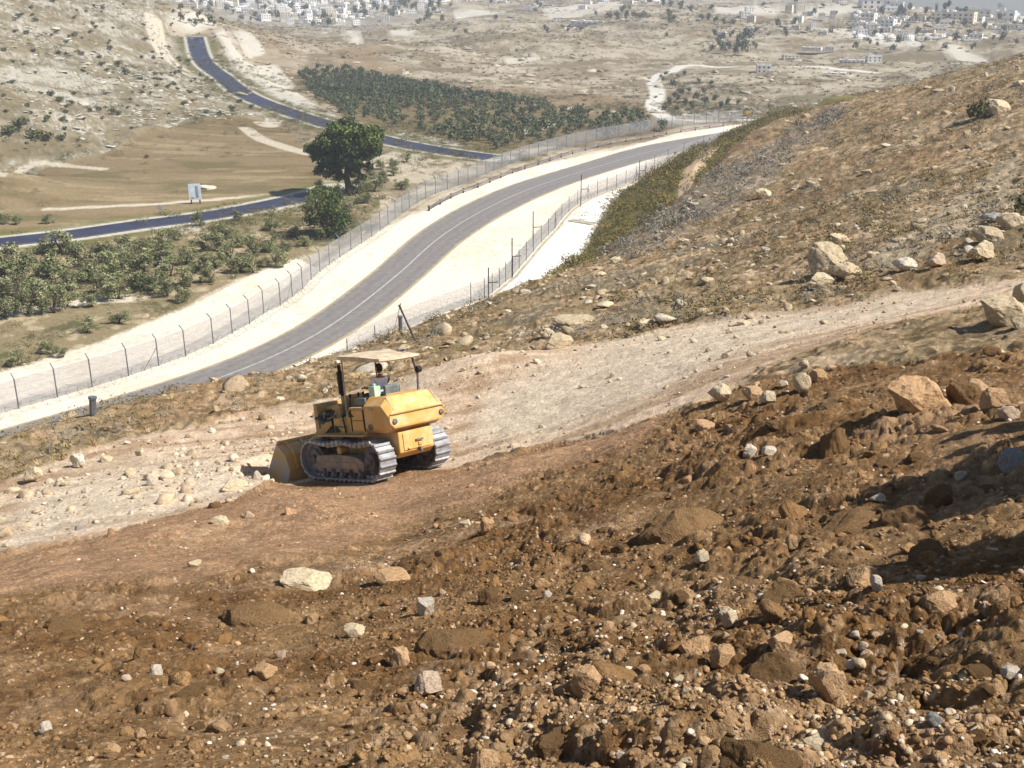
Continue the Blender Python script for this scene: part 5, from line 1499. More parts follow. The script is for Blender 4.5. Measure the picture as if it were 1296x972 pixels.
# hull and rear
b = MB(); b.prism_y([(-1.55, .48), (-1.72, .62), (-1.72, 1.12), (-1.5, 1.2), (1.5, 1.2), (1.5, .55), (1.1, .42)], -.54, .54)
hull = b.build('hull', YEL, dz, bevel=.03)
b = MB(); b.box(-1.745, -1.718, -.42, .42, .66, 1.06); b.box(-1.78, -1.745, -.13, -.02, .72, .80); b.box(-1.78, -1.745, .22, .32, .68, .72); b.build('rear_plate', YEL, dz, bevel=.01)
b = MB(); b.box(-1.85, -1.745, -.06, .0, .58, .68); b.box(-1.79, -1.745, -.16, .06, .84, .88); b.build('tow_hitch', GRS, dz)
# tank across the back with sloped shoulders
def section(x, hw, z0, z1, c, cb=.12):
    return [(x, -hw + cb, z0), (x, hw - cb, z0), (x, hw, z0 + cb), (x, hw, z1 - c * .9), (x, hw - c, z1), (x, -hw + c * 1.3, z1), (x, -hw, z1 - c), (x, -hw, z0 + cb)][::-1]
b = MB(); b.loft([section(-1.88, .86, 1.24, 1.66, .10), section(-1.9, .87, 1.3, 1.60, .12), section(-1.62, .88, 1.14, 2.0, .22), section(-.95, .88, 1.14, 2.0, .22)])
tank = b.build('fuel_tank', YEL, dz, bevel=.02)
b = MB(); b.box(-1.925, -1.90, -.84, .84, 1.585, 1.60); b.build('tank_seam', YEL2, dz)
for sy in (.72, -.74):
    b = MB(); b.disc_y(0, 0, .065, -.02, .02, 16); o = b.build('tail_lamp', GRS, dz, bevel=.005); o.location = (-1.9, sy, 1.42); o.rotation_euler = (0, 0, math.pi / 2)
b = MB(); b.tube([(-1.3, .5, 1.98), (-1.3, .5, 2.06)], .07, 12); b.build('filler_cap', BLK, dz)
# side platforms and tool boxes
for sy in (1, -1):
    b = MB(); b.prism_y([(-.95, 1.12), (-.95, 1.78), (-.35, 1.78), (-.2, 1.56), (.35, 1.5), (.35, 1.12)], sy * .56 if sy > 0 else -.87, sy * .87 if sy > 0 else -.56)
    b.build('side_box', YEL2 if sy > 0 else YEL, dz, bevel=.02)
    b = MB(); b.box(-1.0, .95, min(sy * .56, sy * 1.0), max(sy * .56, sy * 1.0), 1.08, 1.13); b.build('fender', YEL2, dz, bevel=.01)
    b = MB(); b.box(-.88, -.45, min(sy * .872, sy * .885), max(sy * .872, sy * .885), 1.22, 1.70); b.build('box_door', YEL, dz)
for (x0_, x1_, z0_, z1_) in ((-.93, -.915, 1.2, 1.74), (-.42, -.405, 1.2, 1.74), (-.90, -.44, 1.455, 1.468), (-.2, .3, 1.30, 1.315)):
    b = MB(); b.box(x0_, x1_, .872, .892, z0_, z1_); b.build('panel_seam', BLK, dz)
b = MB(); b.prism_y([(-.55, 1.56), (-.35, 1.70), (-.34, 1.54)], .876, .894); b.build('side_opening_shade', BLK, dz)  # black plates on the closed side stand in for shade inside openings
b = MB(); b.prism_y([(.05, 1.18), (.28, 1.34), (.30, 1.16)], .876, .890); b.build('side_opening_shade', BLK, dz)
b = MB(); b.tube([(-.2, .9, 1.78), (-.14, .92, 1.5), (-.16, .9, 1.16)], .02, 6); b.tube([(.36, .86, 1.2), (.5, .8, 1.5), (.9, .7, 1.4), (1.3, .62, 1.55)], .03, 6); b.tube([(.36, .80, 1.7), (.7, .7, 1.5), (1.2, .66, 1.2)], .025, 6); b.build('hydraulic_hose', BLK, dz)
b = MB()
for k_ in range(3): b.tube([(.6 + k_ * .28, .50, 1.14), (.62 + k_ * .28, .58, 1.36), (.7 + k_ * .28, .46, 1.6)], .045, 7)
b.disc_y(.62, 1.3, .16, .5, .62, 14); b.disc_y(1.2, 1.25, .12, .5, .6, 12); b.build('pump', YEL2, dz)
b = MB()
for (px_, pz_) in ((-1.3, 1.8),): b.box(px_, px_ + .16, .882, .89, pz_ - .1, pz_)
b.build('scraped_patch', CHEEK, dz)
for y_ in (-.7, .68):
    b = MB(); b.bar((-1.88, y_, 1.64), (-1.62, y_, 1.99), .03, .012); b.build('tank_strap', CHEEK, dz)
b = MB(); b.disc_y(-1.15, 1.3, .08, .885, .90, 16); b.build('side_cap', GRS, dz)
b = MB(); b.box(-.95, .45, -.56, .56, 1.18, 1.28); b.build('floor_plate', GRS, dz)
# hood, engine, radiator guard
b = MB(); b.prism_y([(.45, 1.70), (.45, 1.80), (1.44, 1.74), (1.44, 1.64)], -.30, .30); b.build('hood', YEL2, dz, bevel=.02)
b = MB(); b.box(.55, 1.45, -.34, .34, 1.2, 1.60)
for k_ in range(4): b.tube([(.62 + k_ * .22, .30, 1.3), (.62 + k_ * .22, .46, 1.38), (.62 + k_ * .22, .46, 1.56)], .05, 8)
b.tube([(.5, .44, 1.58), (1.4, .44, 1.55)], .055, 8); b.tube([(.9, .5, 1.25), (1.05, .52, 1.45), (.8, .5, 1.6)], .03, 6)
b.build('engine', GRS, dz)
b = MB(); b.disc_y(.95, 1.36, .15, .44, .56, 16); b.build('air_cleaner', CLR, dz, bevel=.01)
b = MB(); b.box(1.44, 1.60, -.56, .56, .7, 1.84); b.build('radiator_guard', YEL2, dz, bevel=.02)
b = MB()
for k_ in range(9): b.box(1.602, 1.62, -.42, .42, .85 + k_ * .1, .89 + k_ * .1)
b.build('radiator_grille', BLK, dz)
b = MB(); b.prism_y([(.38, 1.28), (.38, 1.95), (.47, 2.02), (.47, 1.28)], -.45, .45); b.build('dashboard', YEL2, dz, bevel=.01)
b = MB(); b.tube([(.72, .22, 1.76), (.72, .22, 2.05)], .05, 10); b.tube([(.72, .22, 2.05), (.72, .22, 2.62)], .085, 12); b.tube([(.72, .22, 2.62), (.70, .24, 2.78)], .045, 10)
b.build('exhaust_stack', BLK, dz, smooth=False)
# arms, lift frame, cylinders, bucket
for sy in (1, -1):
    y_ = sy * .60
    b = MB(); b.prism_y([(.35, .9), (.30, 1.75), (.42, 1.85), (.62, 1.78), (.72, 1.2), (.85, .9)], y_ - .05, y_ + .05); b.build('lift_tower', YEL2, dz, bevel=.012)
    b = MB(); b.prism_y([(.42, 1.45), (.58, 1.58), (1.35, 1.12), (2.15, .74), (2.30, .18), (2.12, .14), (1.98, .56), (1.25, .94)], y_ + sy * .06, y_ + sy * .14) ; b.build('loader_arm', YEL2, dz, bevel=.012)
    b = MB(); b.tube([(.62, y_ + sy * .02, 1.05), (1.05, y_ + sy * .02, 1.3)], .07, 10); b.tube([(1.05, y_ + sy * .02, 1.3), (1.45, y_ + sy * .02, 1.5)], .035, 8); b.build('lift_cylinder', GRS, dz)
    b = MB(); b.tube([(1.1, sy * .25, 1.5), (1.75, sy * .28, 1.3)], .065, 10); b.tube([(1.75, sy * .28, 1.3), (2.2, sy * .3, .75)], .035, 8); b.build('tilt_cylinder', GRS, dz)
    b = MB(); b.tube([(.55, sy * .5, 1.45), (.8, sy * .62, 1.62), (1.1, sy * .5, 1.36), (1.3, sy * .62, 1.2)], .022, 6); b.build('hose', BLK, dz)
bw = 1.12
prof_b = [(2.62, .90), (2.26, .58), (2.14, .22), (2.28, -.12), (2.62, -.26), (3.3, -.30)]
b = MB()
inner = [(x_ + .05, z_ + .035) for x_, z_ in prof_b]
b.prism_y(prof_b + inner[::-1], -bw, bw); b.build('bucket', YEL, dz)
for sy in (1, -1):
    b = MB(); b.prism_y([(2.62, .90), (2.26, .58), (2.14, .22), (2.28, -.12), (2.62, -.26), (3.3, -.30), (3.15, .2)], sy * (bw + .002) if sy > 0 else -bw - .035, sy * (bw + .035) if sy > 0 else -bw - .002)
    b.build('bucket_cheek', CHEEK, dz)
for y_ in (-.9, -.45, 0, .45, .9):
    b = MB(); b.prism_y([(2.60, .885), (2.56, .93), (2.20, .64), (2.08, .22), (2.135, .22), (2.25, .57)], y_ - .03, y_ + .03); b.build('bucket_rib', YEL, dz)
b = MB(); b.bar((2.62, -bw, .92), (2.62, bw, .92), .09, .07); b.build('bucket_lip', YEL, dz)
b = MB()
for k_ in range(7): b.prism_y([(3.22, -.28), (3.22, -.22), (3.42, -.29)], -1.05 + k_ * .33, -.95 + k_ * .33)
b.build('bucket_teeth', STEEL, dz)
# seat, levers, canopy
b = MB(); b.box(-.75, -.25, -.30, .22, 1.28, 1.84); b.build('seat', BLK, dz, bevel=.03)
b = MB(); b.prism_y([(-.86, 1.64), (-.93, 2.20), (-.84, 2.22), (-.74, 1.66)], -.36, .12); b.build('seat_back', CLR, dz, bevel=.03)
b = MB(); b.box(-1.05, -.82, .36, .56, 1.98, 2.24); b.tube([(-.94, .46, 2.24), (-.94, .46, 2.30)], .04, 8); b.build('water_can', GRN, dz, bevel=.03)
b = MB(); b.box(-.8, -.35, .42, .70, 1.79, 1.98); b.build('battery_box', CLR, dz, bevel=.02)
b = MB()
for (x_, y_) in ((.15, .15), (.15, .0), (.1, .45), (.0, -.5)): b.tube([(x_ + .15, y_, 1.28), (x_, y_, 1.98)], .016, 6); b.tube([(x_, y_, 1.98), (x_ - .01, y_, 2.06)], .03, 8)
b.build('levers', BLK, dz)
ccx, ccz = -.56, 2.88
can = MB()
outl = [(-.95, -.60), (-1.02, -.3), (-1.02, .35), (-.9, .62), (-.2, .70), (.6, .66), (.95, .5), (1.0, .1), (.9, -.5), (.3, -.66)]
top = [(ccx + x_, y_, ccz + .07 + .05 * (1 - (x_ / 1.0) ** 2) + .075 * x_) for x_, y_ in outl]
mid_ = [(ccx + x_, y_, ccz + .03 + .075 * x_) for x_, y_ in outl]
inn = [(ccx + x_ * .55, y_ * .55, ccz + .14 + .075 * x_ * .55) for x_, y_ in outl]
bot = [(ccx + x_ * .96, y_ * .96, ccz - .0 + .075 * x_) for x_, y_ in outl]
can.loft([bot, mid_, top, inn]); cano = can.build('canopy', CNV, dz)
b = MB(); b.tube([(ccx - .5, -.3, ccz + .13), (ccx - .62, -.42, ccz + .135)], .03, 6); b.box(ccx - .70, ccx - .52, -.48, -.36, ccz + .10, ccz + .15); b.build('canopy_bracket', GRS, dz)
for nm, pts_, r_ in (('canopy_post', [(-1.35, -.55, 1.98), (-1.4, -.56, 2.4), (-1.32, -.50, 2.84)], .03), ('canopy_post', [(.2, .55, 1.3), (.16, .52, 2.95)], .022), ('canopy_post', [(.2, -.55, 1.3), (.16, -.52, 2.95)], .028)):
    b = MB(); b.tube(pts_, r_, 8); b.build(nm, GRS if nm and r_ > .025 else CNV, dz)
for (x_, y_, z_) in ((-1.42, -.58, 2.5),):
    b = MB(); b.disc_y(x_, z_, .08, y_ - .06, y_ + .06, 14); b.build('work_lamp', BLK, dz, bevel=.01)
b = MB(); b.disc_y(.72, 2.84, .07, .2, .3, 12); b.build('head_lamp', CNV, dz, bevel=.01)

# ------------------------------------------------------------------ people
SKIN = varmat('skin', lin(150, 104, 78), scale=8, rgb2=lin(136, 92, 68), rough=.6)
SHIRT = varmat('white_shirt', lin(244, 242, 248), scale=5, rgb2=lin(226, 224, 236), rough=.85)
HAIR = varmat('dark_hair', lin(26, 22, 22), scale=8, rgb2=lin(40, 32, 28), rough=.8)
TRS = varmat('dark_trousers', lin(62, 62, 74), scale=6, rgb2=lin(48, 48, 58), rough=.9)
SHOE = varmat('dark_shoes', lin(44, 36, 32), scale=6, rgb2=lin(30, 26, 24), rough=.7)
def skin_mesh(name, verts, edges, mat, parent, sub=2):
    me = bpy.data.meshes.new(name); me.from_pydata([v[:3] for v in verts], edges, []); me.update()
    o = bpy.data.objects.new(name, me); COL.objects.link(o); o.parent = parent
    m_ = o.modifiers.new('skin', 'SKIN'); m_.use_smooth_shade = True
    sv = me.skin_vertices[0].data
    for i, v in enumerate(verts):
        r_ = v[3]; sv[i].radius = (r_, v[4] if len(v) > 4 else r_)
    sv[0].use_root = True
    s_ = o.modifiers.new('sub', 'SUBSURF'); s_.levels = s_.render_levels = sub
    me.materials.append(mat); return o
def head_mesh(parent, loc, rot, hair=True):
    v, f = ICO[4]; v = v.copy()
    v *= np.array([.094, .076, .122])
    # +x is the face
    fx = np.clip(v[:, 0] / .094, 0, 1)
    low = np.clip(-v[:, 2] / .122, 0, 1)
    v[:, 1] *= 1 - .28 * low; v[:, 0] *= 1 + .06 * low * fx
    def bump_(cx_, cy_, cz_, r_, am):
        d = np.sqrt((v[:, 1] - cy_) ** 2 + (v[:, 2] - cz_) ** 2); w_ = np.exp(-(d / r_) ** 2) * (v[:, 0] > 0)
        v[:, 0] += am * w_
    bump_(0, 0, -.012, .016, .022); bump_(0, 0, .012, .012, .010); bump_(0, .032, .014, .016, -.010); bump_(0, -.032, .014, .016, -.010); bump_(0, 0, -.055, .02, .006); bump_(0, 0, -.1, .02, .008); bump_(0, 0, .035, .03, .005)
    R_ = rot
    P = [R_ @ Vector(p) + Vector(loc) for p in v]
    me = bpy.data.meshes.new('head'); me.from_pydata([tuple(p) for p in P], [], f.tolist()); me.polygons.foreach_set('use_smooth', [True] * len(f)); me.materials.append(SKIN)
    o = bpy.data.objects.new('head', me); COL.objects.link(o); o.parent = parent
    for sy in (1, -1):
        ear = MB(); ear.loft([[R_ @ Vector((-.005 + .016 * k__ * math.cos(a), sy * (.072 + dy_), .0 + .03 * k__ * math.sin(a))) + Vector(loc) for a in [2 * math.pi * j / 10 for j in range(10)]] for k__, dy_ in ((.9, 0), (1.1, .010), (.7, .016))]); ear.build('ear', SKIN, o, smooth=True)
        ey = MB(); c_ = R_ @ Vector((.080, sy * .031, .014)) + Vector(loc)
        ey.add([tuple(c_ + Vector(q_) * .010) for q_ in ICO[1][0]], [tuple(q_) for q_ in ICO[1][1].tolist()]); ey.build('eye', BLK, o, smooth=True)
    hv = v * 1.09 + np.array([-.008, 0, .006]); keep_ = [i for i in range(len(f)) if (hv[f[i]].mean(0)[2] > .045 or hv[f[i]].mean(0)[0] < -.012 and hv[f[i]].mean(0)[2] > -.06)]
    me = bpy.data.meshes.new('hair'); me.from_pydata([tuple(R_ @ Vector(p) + Vector(loc)) for p in hv], [], [f[i].tolist() for i in keep_]); me.polygons.foreach_set('use_smooth', [True] * len(keep_)); me.materials.append(HAIR)
    h_ = bpy.data.objects.new('hair', me); COL.objects.link(h_); h_.parent = parent
    so = h_.modifiers.new('thick', 'SOLIDIFY'); so.thickness = .012
def hand_mesh(parent, wrist, d, side):
    """five curled fingers on a palm; d = direction of the forearm"""
    d = Vector(d).normalized(); s_ = d.cross(Vector((0, 0, 1))).normalized() * side; n_ = s_.cross(d) * side
    W = Vector(wrist)
    V_ = [(*(W - d * .03), .024, .03), (*(W + d * .045), .018, .038), (*(W + d * .075), .014, .036)]; E_ = [(0, 1), (1, 2)]
    skin_mesh('hand', V_, E_, SKIN, parent)
    for k_, (o_, L_) in enumerate(((-.03, .062), (-.010, .072), (.010, .068), (.03, .052))):
        p0 = W + d * .07 + s_ * o_; p1 = p0 + d * L_ * .5 - n_ * .008; p2 = p1 + d * L_ * .3 - n_ * .02; p3 = p2 + d * L_ * .08 - n_ * .024
        skin_mesh('finger', [(*p, r_) for p, r_ in ((p0, .010), (p1, .009), (p2, .0085), (p3, .007))], [(0, 1), (1, 2), (2, 3)], SKIN, parent, 1)
    p0 = W + d * .02 - s_ * .03; p1 = p0 + d * .03 - s_ * .025; p2 = p1 + d * .03 - n_ * .012
    skin_mesh('thumb', [(*p0, .012), (*p1, .011), (*p2, .009)], [(0, 1), (1, 2)], SKIN, parent, 1)
def seated_driver():
    pr = empty('person'); tag(pr, 'dark-haired person in a white shirt sitting at the controls of the yellow loader', 'person')
    # local frame of the machine: x forward; origin at the seat
    body = [(0,0,.10,.13,.16),(0,0,.32,.12,.15),(.01,0,.48,.11,.17),(.02,0,.56,.055,.06),(.03,0,.64,.05,.05),
            (.0,.19,.50,.055),(.10,.25,.30,.045),(.36,.20,.26,.034),(.0,-.19,.50,.055),(.10,-.25,.30,.045),(.36,-.20,.26,.034),
            (.05,.10,.06,.085),(.44,.13,.06,.065),(.50,.13,-.36,.045),(.60,.13,-.40,.04),(.05,-.10,.06,.085),(.44,-.13,.06,.065),(.50,-.13,-.36,.045),(.60,-.13,-.40,.04)]
    ed = [(0,1),(1,2),(2,3),(3,4),(2,5),(5,6),(6,7),(2,8),(8,9),(9,10),(0,11),(11,12),(12,13),(13,14),(0,15),(15,16),(16,17),(17,18)]
    skin_mesh('body', body, ed, SKIN, pr)
    shirt = [(0,0,.06,.15,.18),(0,0,.30,.145,.175),(.01,0,.47,.13,.19),(.02,0,.55,.07,.075),(.0,.20,.50,.075),(.07,.25,.36,.068),(.0,-.20,.50,.075),(.07,-.25,.36,.068)]
    skin_mesh('shirt', shirt, [(0,1),(1,2),(2,3),(2,4),(4,5),(2,6),(6,7)], SHIRT, pr)
    tr = [(0,0,.05,.13,.16),(.06,.10,.06,.10),(.45,.13,.06,.078),(.50,.13,-.30,.058),(.06,-.10,.06,.10),(.45,-.13,.06,.078),(.50,-.13,-.30,.058)]
    skin_mesh('trousers', tr, [(0,1),(1,2),(2,3),(0,4),(4,5),(5,6)], TRS, pr)
    for s_ in (1, -1):
        skin_mesh('shoe', [(.48, .13 * s_, -.385, .045), (.58, .13 * s_, -.40, .042), (.68, .13 * s_, -.41, .034)], [(0, 1), (1, 2)], SHOE, pr)
        hand_mesh(pr, (.36, .20 * s_, .26), (1, -.1 * s_, -.05), s_)
    head_mesh(pr, (.05, 0, .76), Matrix.Rotation(.25, 3, 'Z'))
    M_ = Matrix.Translation(DZ0) @ dz.rotation_euler.to_matrix().to_4x4() @ Matrix.Translation((-.50, -.04, 1.86)) @ Matrix.Rotation(-.14, 4, 'Y')
    pr.matrix_world = M_
    return pr
seated_driver()
def bystander(target_px, turn, label, shirt):
    """stands beyond the right border so that the head's shadow falls at target_px"""
    s0 = GZ(*target_px)
    t_ = 0.4
    while t_ < 9:
        p = s0 + to_sun * t_
        if p.z - float(ground_z(p.x, p.y)) >= 1.68: break
        t_ += .02
    g = Vector((p.x, p.y, float(ground_z(p.x, p.y))))

    pr = empty('person', g, turn); tag(pr, label, 'person')
    body = [(0,0,.95,.12,.15),(0,0,1.15,.11,.14),(.0,0,1.36,.12,.17),(.0,0,1.48,.05),(.02,0,1.55,.048),(0,.19,1.40,.05),(-.02,.25,1.12,.04),(.06,.27,.88,.03),(0,-.19,1.40,.05),(-.02,-.25,1.12,.04),(.06,-.27,.88,.03),(0,.10,.86,.085),(.02,.12,.48,.06),(-.01,.13,.09,.04),(0,-.10,.86,.085),(.02,-.12,.48,.06),(-.01,-.13,.09,.04)]
    skin_mesh('body', body, [(0,1),(1,2),(2,3),(3,4),(2,5),(5,6),(6,7),(2,8),(8,9),(9,10),(0,11),(11,12),(12,13),(0,14),(14,15),(15,16)], SKIN, pr)
    skin_mesh('shirt', [(0,0,.92,.15,.18),(0,0,1.15,.145,.17),(0,0,1.36,.14,.19),(0,0,1.46,.07),(0,.20,1.40,.07),(-.02,.25,1.18,.06),(0,-.20,1.40,.07),(-.02,-.25,1.18,.06)], [(0,1),(1,2),(2,3),(2,4),(4,5),(2,6),(6,7)], shirt, pr)
    skin_mesh('trousers', [(0,0,.93,.14,.17),(0,.10,.84,.105),(.02,.12,.48,.08),(-.01,.13,.13,.065),(0,-.10,.84,.105),(.02,-.12,.48,.08),(-.01,-.13,.13,.065)], [(0,1),(1,2),(2,3),(0,4),(4,5),(5,6)], TRS, pr)
    for s_ in (1, -1):
        skin_mesh('shoe', [(-.04, .13 * s_, .05, .05), (.08, .13 * s_, .045, .048), (.19, .13 * s_, .035, .036)], [(0, 1), (1, 2)], SHOE, pr)
        hand_mesh(pr, (.06, .27 * s_, .88), (.15, 0, -1), s_)
    head_mesh(pr, (.03, 0, 1.67), Matrix.Identity(3))
    return pr
def shadow_bush(cpx, R_, label, seed, up):  # unseen bush added outside the frame to widen the shadow on the bank
    s0 = GZ(*cpx); t_ = .5
    while t_ < 9:
        p = s0 + to_sun * t_
        if p.z - float(ground_z(p.x, p.y)) >= up: break
        t_ += .02
    g = Vector((p.x, p.y, float(ground_z(p.x, p.y))))
    root = empty('added_shadow_bush', g); r_ = random.Random(seed)
    cen = [(r_.uniform(-.5, .5) * R_, r_.uniform(-.5, .5) * R_, up + R_ * r_.uniform(-.6, .6)) for _ in range(16)]
    V_, F_, c = leaf_cloud(cen, [R_ * r_.uniform(.45, .6) for _ in cen], 26000, .055, seed, OLV, .9)
    new_mesh_obj('foliage', V_, F_, leaf_mat, root, cols=c)
    b = MB()
    for k_ in range(6): b.tube([(0, 0, -.1), (.15 * R_ * math.cos(k_), .15 * R_ * math.sin(k_), .6 * up), (.6 * R_ * math.cos(k_), .6 * R_ * math.sin(k_), up + .1)], [.03, .02, .008], 6)
    b.build('stem', bark_mat, root); tag(root, label, 'bush')
shadow_bush((1300, 598), .85, 'big leafy bush added unseen beyond the right border to shade the top of the brown bank', 71, 1.75)
shadow_bush((1294, 704), .48, 'smaller leafy bush added unseen beyond the right border to shade the middle of the brown bank', 72, 1.8)
for (u_, v_, trn, col_, word) in [(1222, 552, 2.2, lin(120, 126, 126), 'grey'), (1226, 572, 1.9, lin(214, 210, 206), 'cream'), (1240, 688, 2.4, lin(110, 84, 60), 'brown')]:
    bystander((u_, v_), trn, 'standing person in a %s shirt in the group watching from beyond the right border' % word, varmat(word.replace(' ', '_') + '_shirt_cloth', col_, rough=.9))

# ------------------------------------------------------------------ the town on the far slopes
WALLS = [varmat('limestone_wall', lin(226, 216, 196), scale=.3, rgb2=lin(204, 192, 170), rough=.9, info=.12),
         varmat('white_wall', lin(240, 236, 228), scale=.3, rgb2=lin(222, 218, 212), rough=.9, info=.1),
         varmat('grey_wall', lin(200, 198, 194), scale=.3, rgb2=lin(176, 174, 170), rough=.9, info=.12)]
PANE = varmat('window_glass', lin(62, 70, 82), scale=.5, rgb2=lin(44, 50, 60), rough=.25, spec=.5)
ROOFM = varmat('flat_roof', lin(214, 208, 198), scale=.4, rgb2=lin(186, 180, 172), rough=.9)
TANKM = varmat('water_tank', lin(220, 222, 226), scale=2, rgb2=lin(60, 60, 66), rough=.5)
def house_proto(w, d, floors, wall, seed, detail, balcony=False):
    r_ = random.Random(seed); h = floors * 3.1
    root = empty('town_house')
    b = MB(); b.box(-w / 2, w / 2, -d / 2, d / 2, -6, h); b.box(-w / 2 - .15, w / 2 + .15, -d / 2 - .15, d / 2 + .15, h, h + .25)
    for (x0, x1, y0, y1) in ((-w/2, w/2, -d/2, -d/2+.25), (-w/2, w/2, d/2-.25, d/2), (-w/2, -w/2+.25, -d/2+.25, d/2-.25), (w/2-.25, w/2, -d/2+.25, d/2-.25)): b.box(x0, x1, y0, y1, h + .25, h + 1.1)
    kids = [b.build('wall', wall, root)]
    b = MB(); b.box(-w / 2 + .25, w / 2 - .25, -d / 2 + .25, d / 2 - .25, h + .25, h + .32)
    sx_ = r_.choice((-1, 1)) * w * .22; b.box(sx_ - 1.6, sx_ + 1.6, 0, d * .3, h + .32, h + 2.9); kids.append(b.build('roof', ROOFM, root))
    b = MB()
    for k_ in range(r_.randint(1, 3)):
        tx_ = -sx_ + k_ * 1.4 - 1.4; b.tube([(tx_, -d * .1, h + .32), (tx_, -d * .1, h + 1.9)], .6, 10)
    kids.append(b.build('roof_tank', TANKM, root))
    if detail:
        for fl in range(floors):
            nw = max(2, int(w / 3.6))
            for k_ in range(nw):
                x_ = -w / 2 + (k_ + .5) * w / nw + r_.uniform(-.2, .2); ww = r_.choice((.55, .7, 1.0))
                b = MB(); b.box(x_ - ww, x_ + ww, -d / 2 - .06, -d / 2 + .05, fl * 3.1 + .9, fl * 3.1 + 2.4); kids.append(b.build('window', PANE, root))
            for sx2 in (-1, 1):
                b = MB(); b.box(min(sx2 * (w / 2 + .06), sx2 * (w / 2 - .05)), max(sx2 * (w / 2 + .06), sx2 * (w / 2 - .05)), -.8, .8, fl * 3.1 + .9, fl * 3.1 + 2.4); kids.append(b.build('window', PANE, root))
            if balcony and fl:
                b = MB(); b.box(-w * .3, w * .3, -d / 2 - 1.5, -d / 2 - .08, fl * 3.1 - .1, fl * 3.1 + .05); b.box(-w * .3, w * .3, -d / 2 - 1.5, -d / 2 - 1.38, fl * 3.1 + .05, fl * 3.1 + 1.0); kids.append(b.build('balcony', WALLS[1], root))
    else:
        b = MB()
        for fl in range(floors):
            nw = max(2, int(w / 3.4))
            for k_ in range(nw):
                x_ = -w / 2 + (k_ + .5) * w / nw; b.box(x_ - .6, x_ + .6, -d / 2 - .06, -d / 2 + .05, fl * 3.1 + .9, fl * 3.1 + 2.4)
        kids.append(b.build('window_row', PANE, root))
    return root, {root.name: kids}
HP_D = [house_proto(17, 11, 2, WALLS[0], 1, True, True), house_proto(30, 13, 3, WALLS[0], 2, True, False), house_proto(13, 10, 2, WALLS[1], 3, True, False), house_proto(24, 12, 2, WALLS[1], 4, True, True)]
HP_F = [house_proto(14, 10, 2, WALLS[1], 5, False), house_proto(17, 11, 2, WALLS[0], 6, False), house_proto(12, 9, 2, WALLS[1], 7, False), house_proto(20, 11, 1, WALLS[2], 8, False), house_proto(15, 11, 3, WALLS[0], 9, False)]
bpos = []
def building(u, v, wpx, k_, label, group, detail, sc_=None, stretch=None, fixed=None):
    p = G(u, v, Z0) if fixed is None else fixed
    while math.hypot(p.x, p.y) > 1140: v += 1; p = G(u, v, Z0)
    pr, kd_ = (HP_D if detail else HP_F)[k_ % (4 if detail else 5)]
    w0 = (17, 30, 13, 24)[k_ % 4] if detail else (14, 17, 12, 20, 15)[k_ % 5]
    s_ = (wpx / px_m(p)) / w0 if sc_ is None else sc_
    s3 = (s_, s_, s_) if stretch is None else (s_, s_, s_ * stretch)
    bpos.append((p.x, p.y, w0 * s_))
    az_ = math.atan2(p.x, p.y)
    return put(pr, kd_, p, -az_ + rnd.uniform(-.35, .35), s3, label, 'building', group)
for (u, v, w, k_, st_, lab) in [
    (1206,30,46,1,.8,'long pale apartment block near the top right with dark cypresses in front'),
    (1130,18,30,3,.9,'white block with a flat roof left of the long pale apartment block'),
    (1238,24,24,0,1.0,'cream apartment block right of the long pale one under the sky'),
    (1272,27,20,2,1.0,'whitish house on the skyline at the top right corner'),
    (1100,12,22,2,1.0,'small white house left of the white flat-roofed block'),
    (966,92,16,2,1.1,'cream house standing alone by the white lane, taller of two'),
    (980,93,14,3,.7,'low cream house right of the taller one by the white lane'),
    (1000,75,18,0,.7,'pale house above the two cream houses by the white lane'),
    (1105,78,16,2,.8,'bright white house in the row above the valley lane'),
    (1078,80,28,3,.5,'long low pale house left of the bright white one'),
    (1028,62,22,3,.35,'long low white shed on the brown slope'),
    (1050,62,10,2,.45,'small white hut right of the long low shed'),
    (1056,94,26,3,.28,'long low white greenhouse by the valley lane'),
    (996,43,14,2,.5,'small cream house above the brown slope'),
    (1258,62,14,1,1.0,'grey and white striped block behind the crest of the right hill'),
    (1232,58,26,3,.9,'grey concrete block left of the striped block behind the hill crest'),
    (1176,50,26,3,.35,'long low white shed above the pale cutting'),
    (1248,40,18,0,.8,'pale house with a flat roof above the grey concrete block'),
    (1288,34,16,1,.9,'pale house at the right border below the skyline'),
    (1282,52,20,3,.8,'white house at the right border behind the hill crest'),
    (745,30,40,3,.3,'long grey shed at the edge of the far plateau'),
    (706,26,12,2,.5,'small white hut left of the long grey shed'),
    (582,24,16,3,.35,'low dark-shadowed shed alone on the far plateau'),
    (918,8,24,3,.8,'white block with flat roof at the top edge right of the middle')]:
    building(u, v, w, k_, lab, None, True, stretch=st_)
def crowd(n_, ulo, uhi, vlo, vhi, wlo, whi, label, group, detail, mind=.95, near=None):
    c = 0
    for _ in range(n_ * 30):
        if c >= n_: break
        u, v = rnd.uniform(ulo, uhi), rnd.uniform(vlo, vhi)
        p = G(u, v, Z0)
        if near is not None and not near(u, v): continue
        if math.hypot(p.x, p.y) > 1140: continue
        k_ = rnd.randrange(20); w0 = rnd.uniform(wlo, whi)
        if any(math.hypot(p.x - a, p.y - b) < (s_ * .6 + w0 / px_m(p) * .6) * mind for a, b, s_ in bpos): continue
        building(u, v, w0, k_, label, group, detail, fixed=p); c += 1
crowd(78, 1085, 1310, 10, 64, 9, 17, 'pale stone apartment house crowded among others in the town at the top right', 'apartment houses of the town at the top right', True, near=lambda u, v: v < 62 - abs(1296 - u) * .06 and (v < 46 or u > 1200), mind=.7)
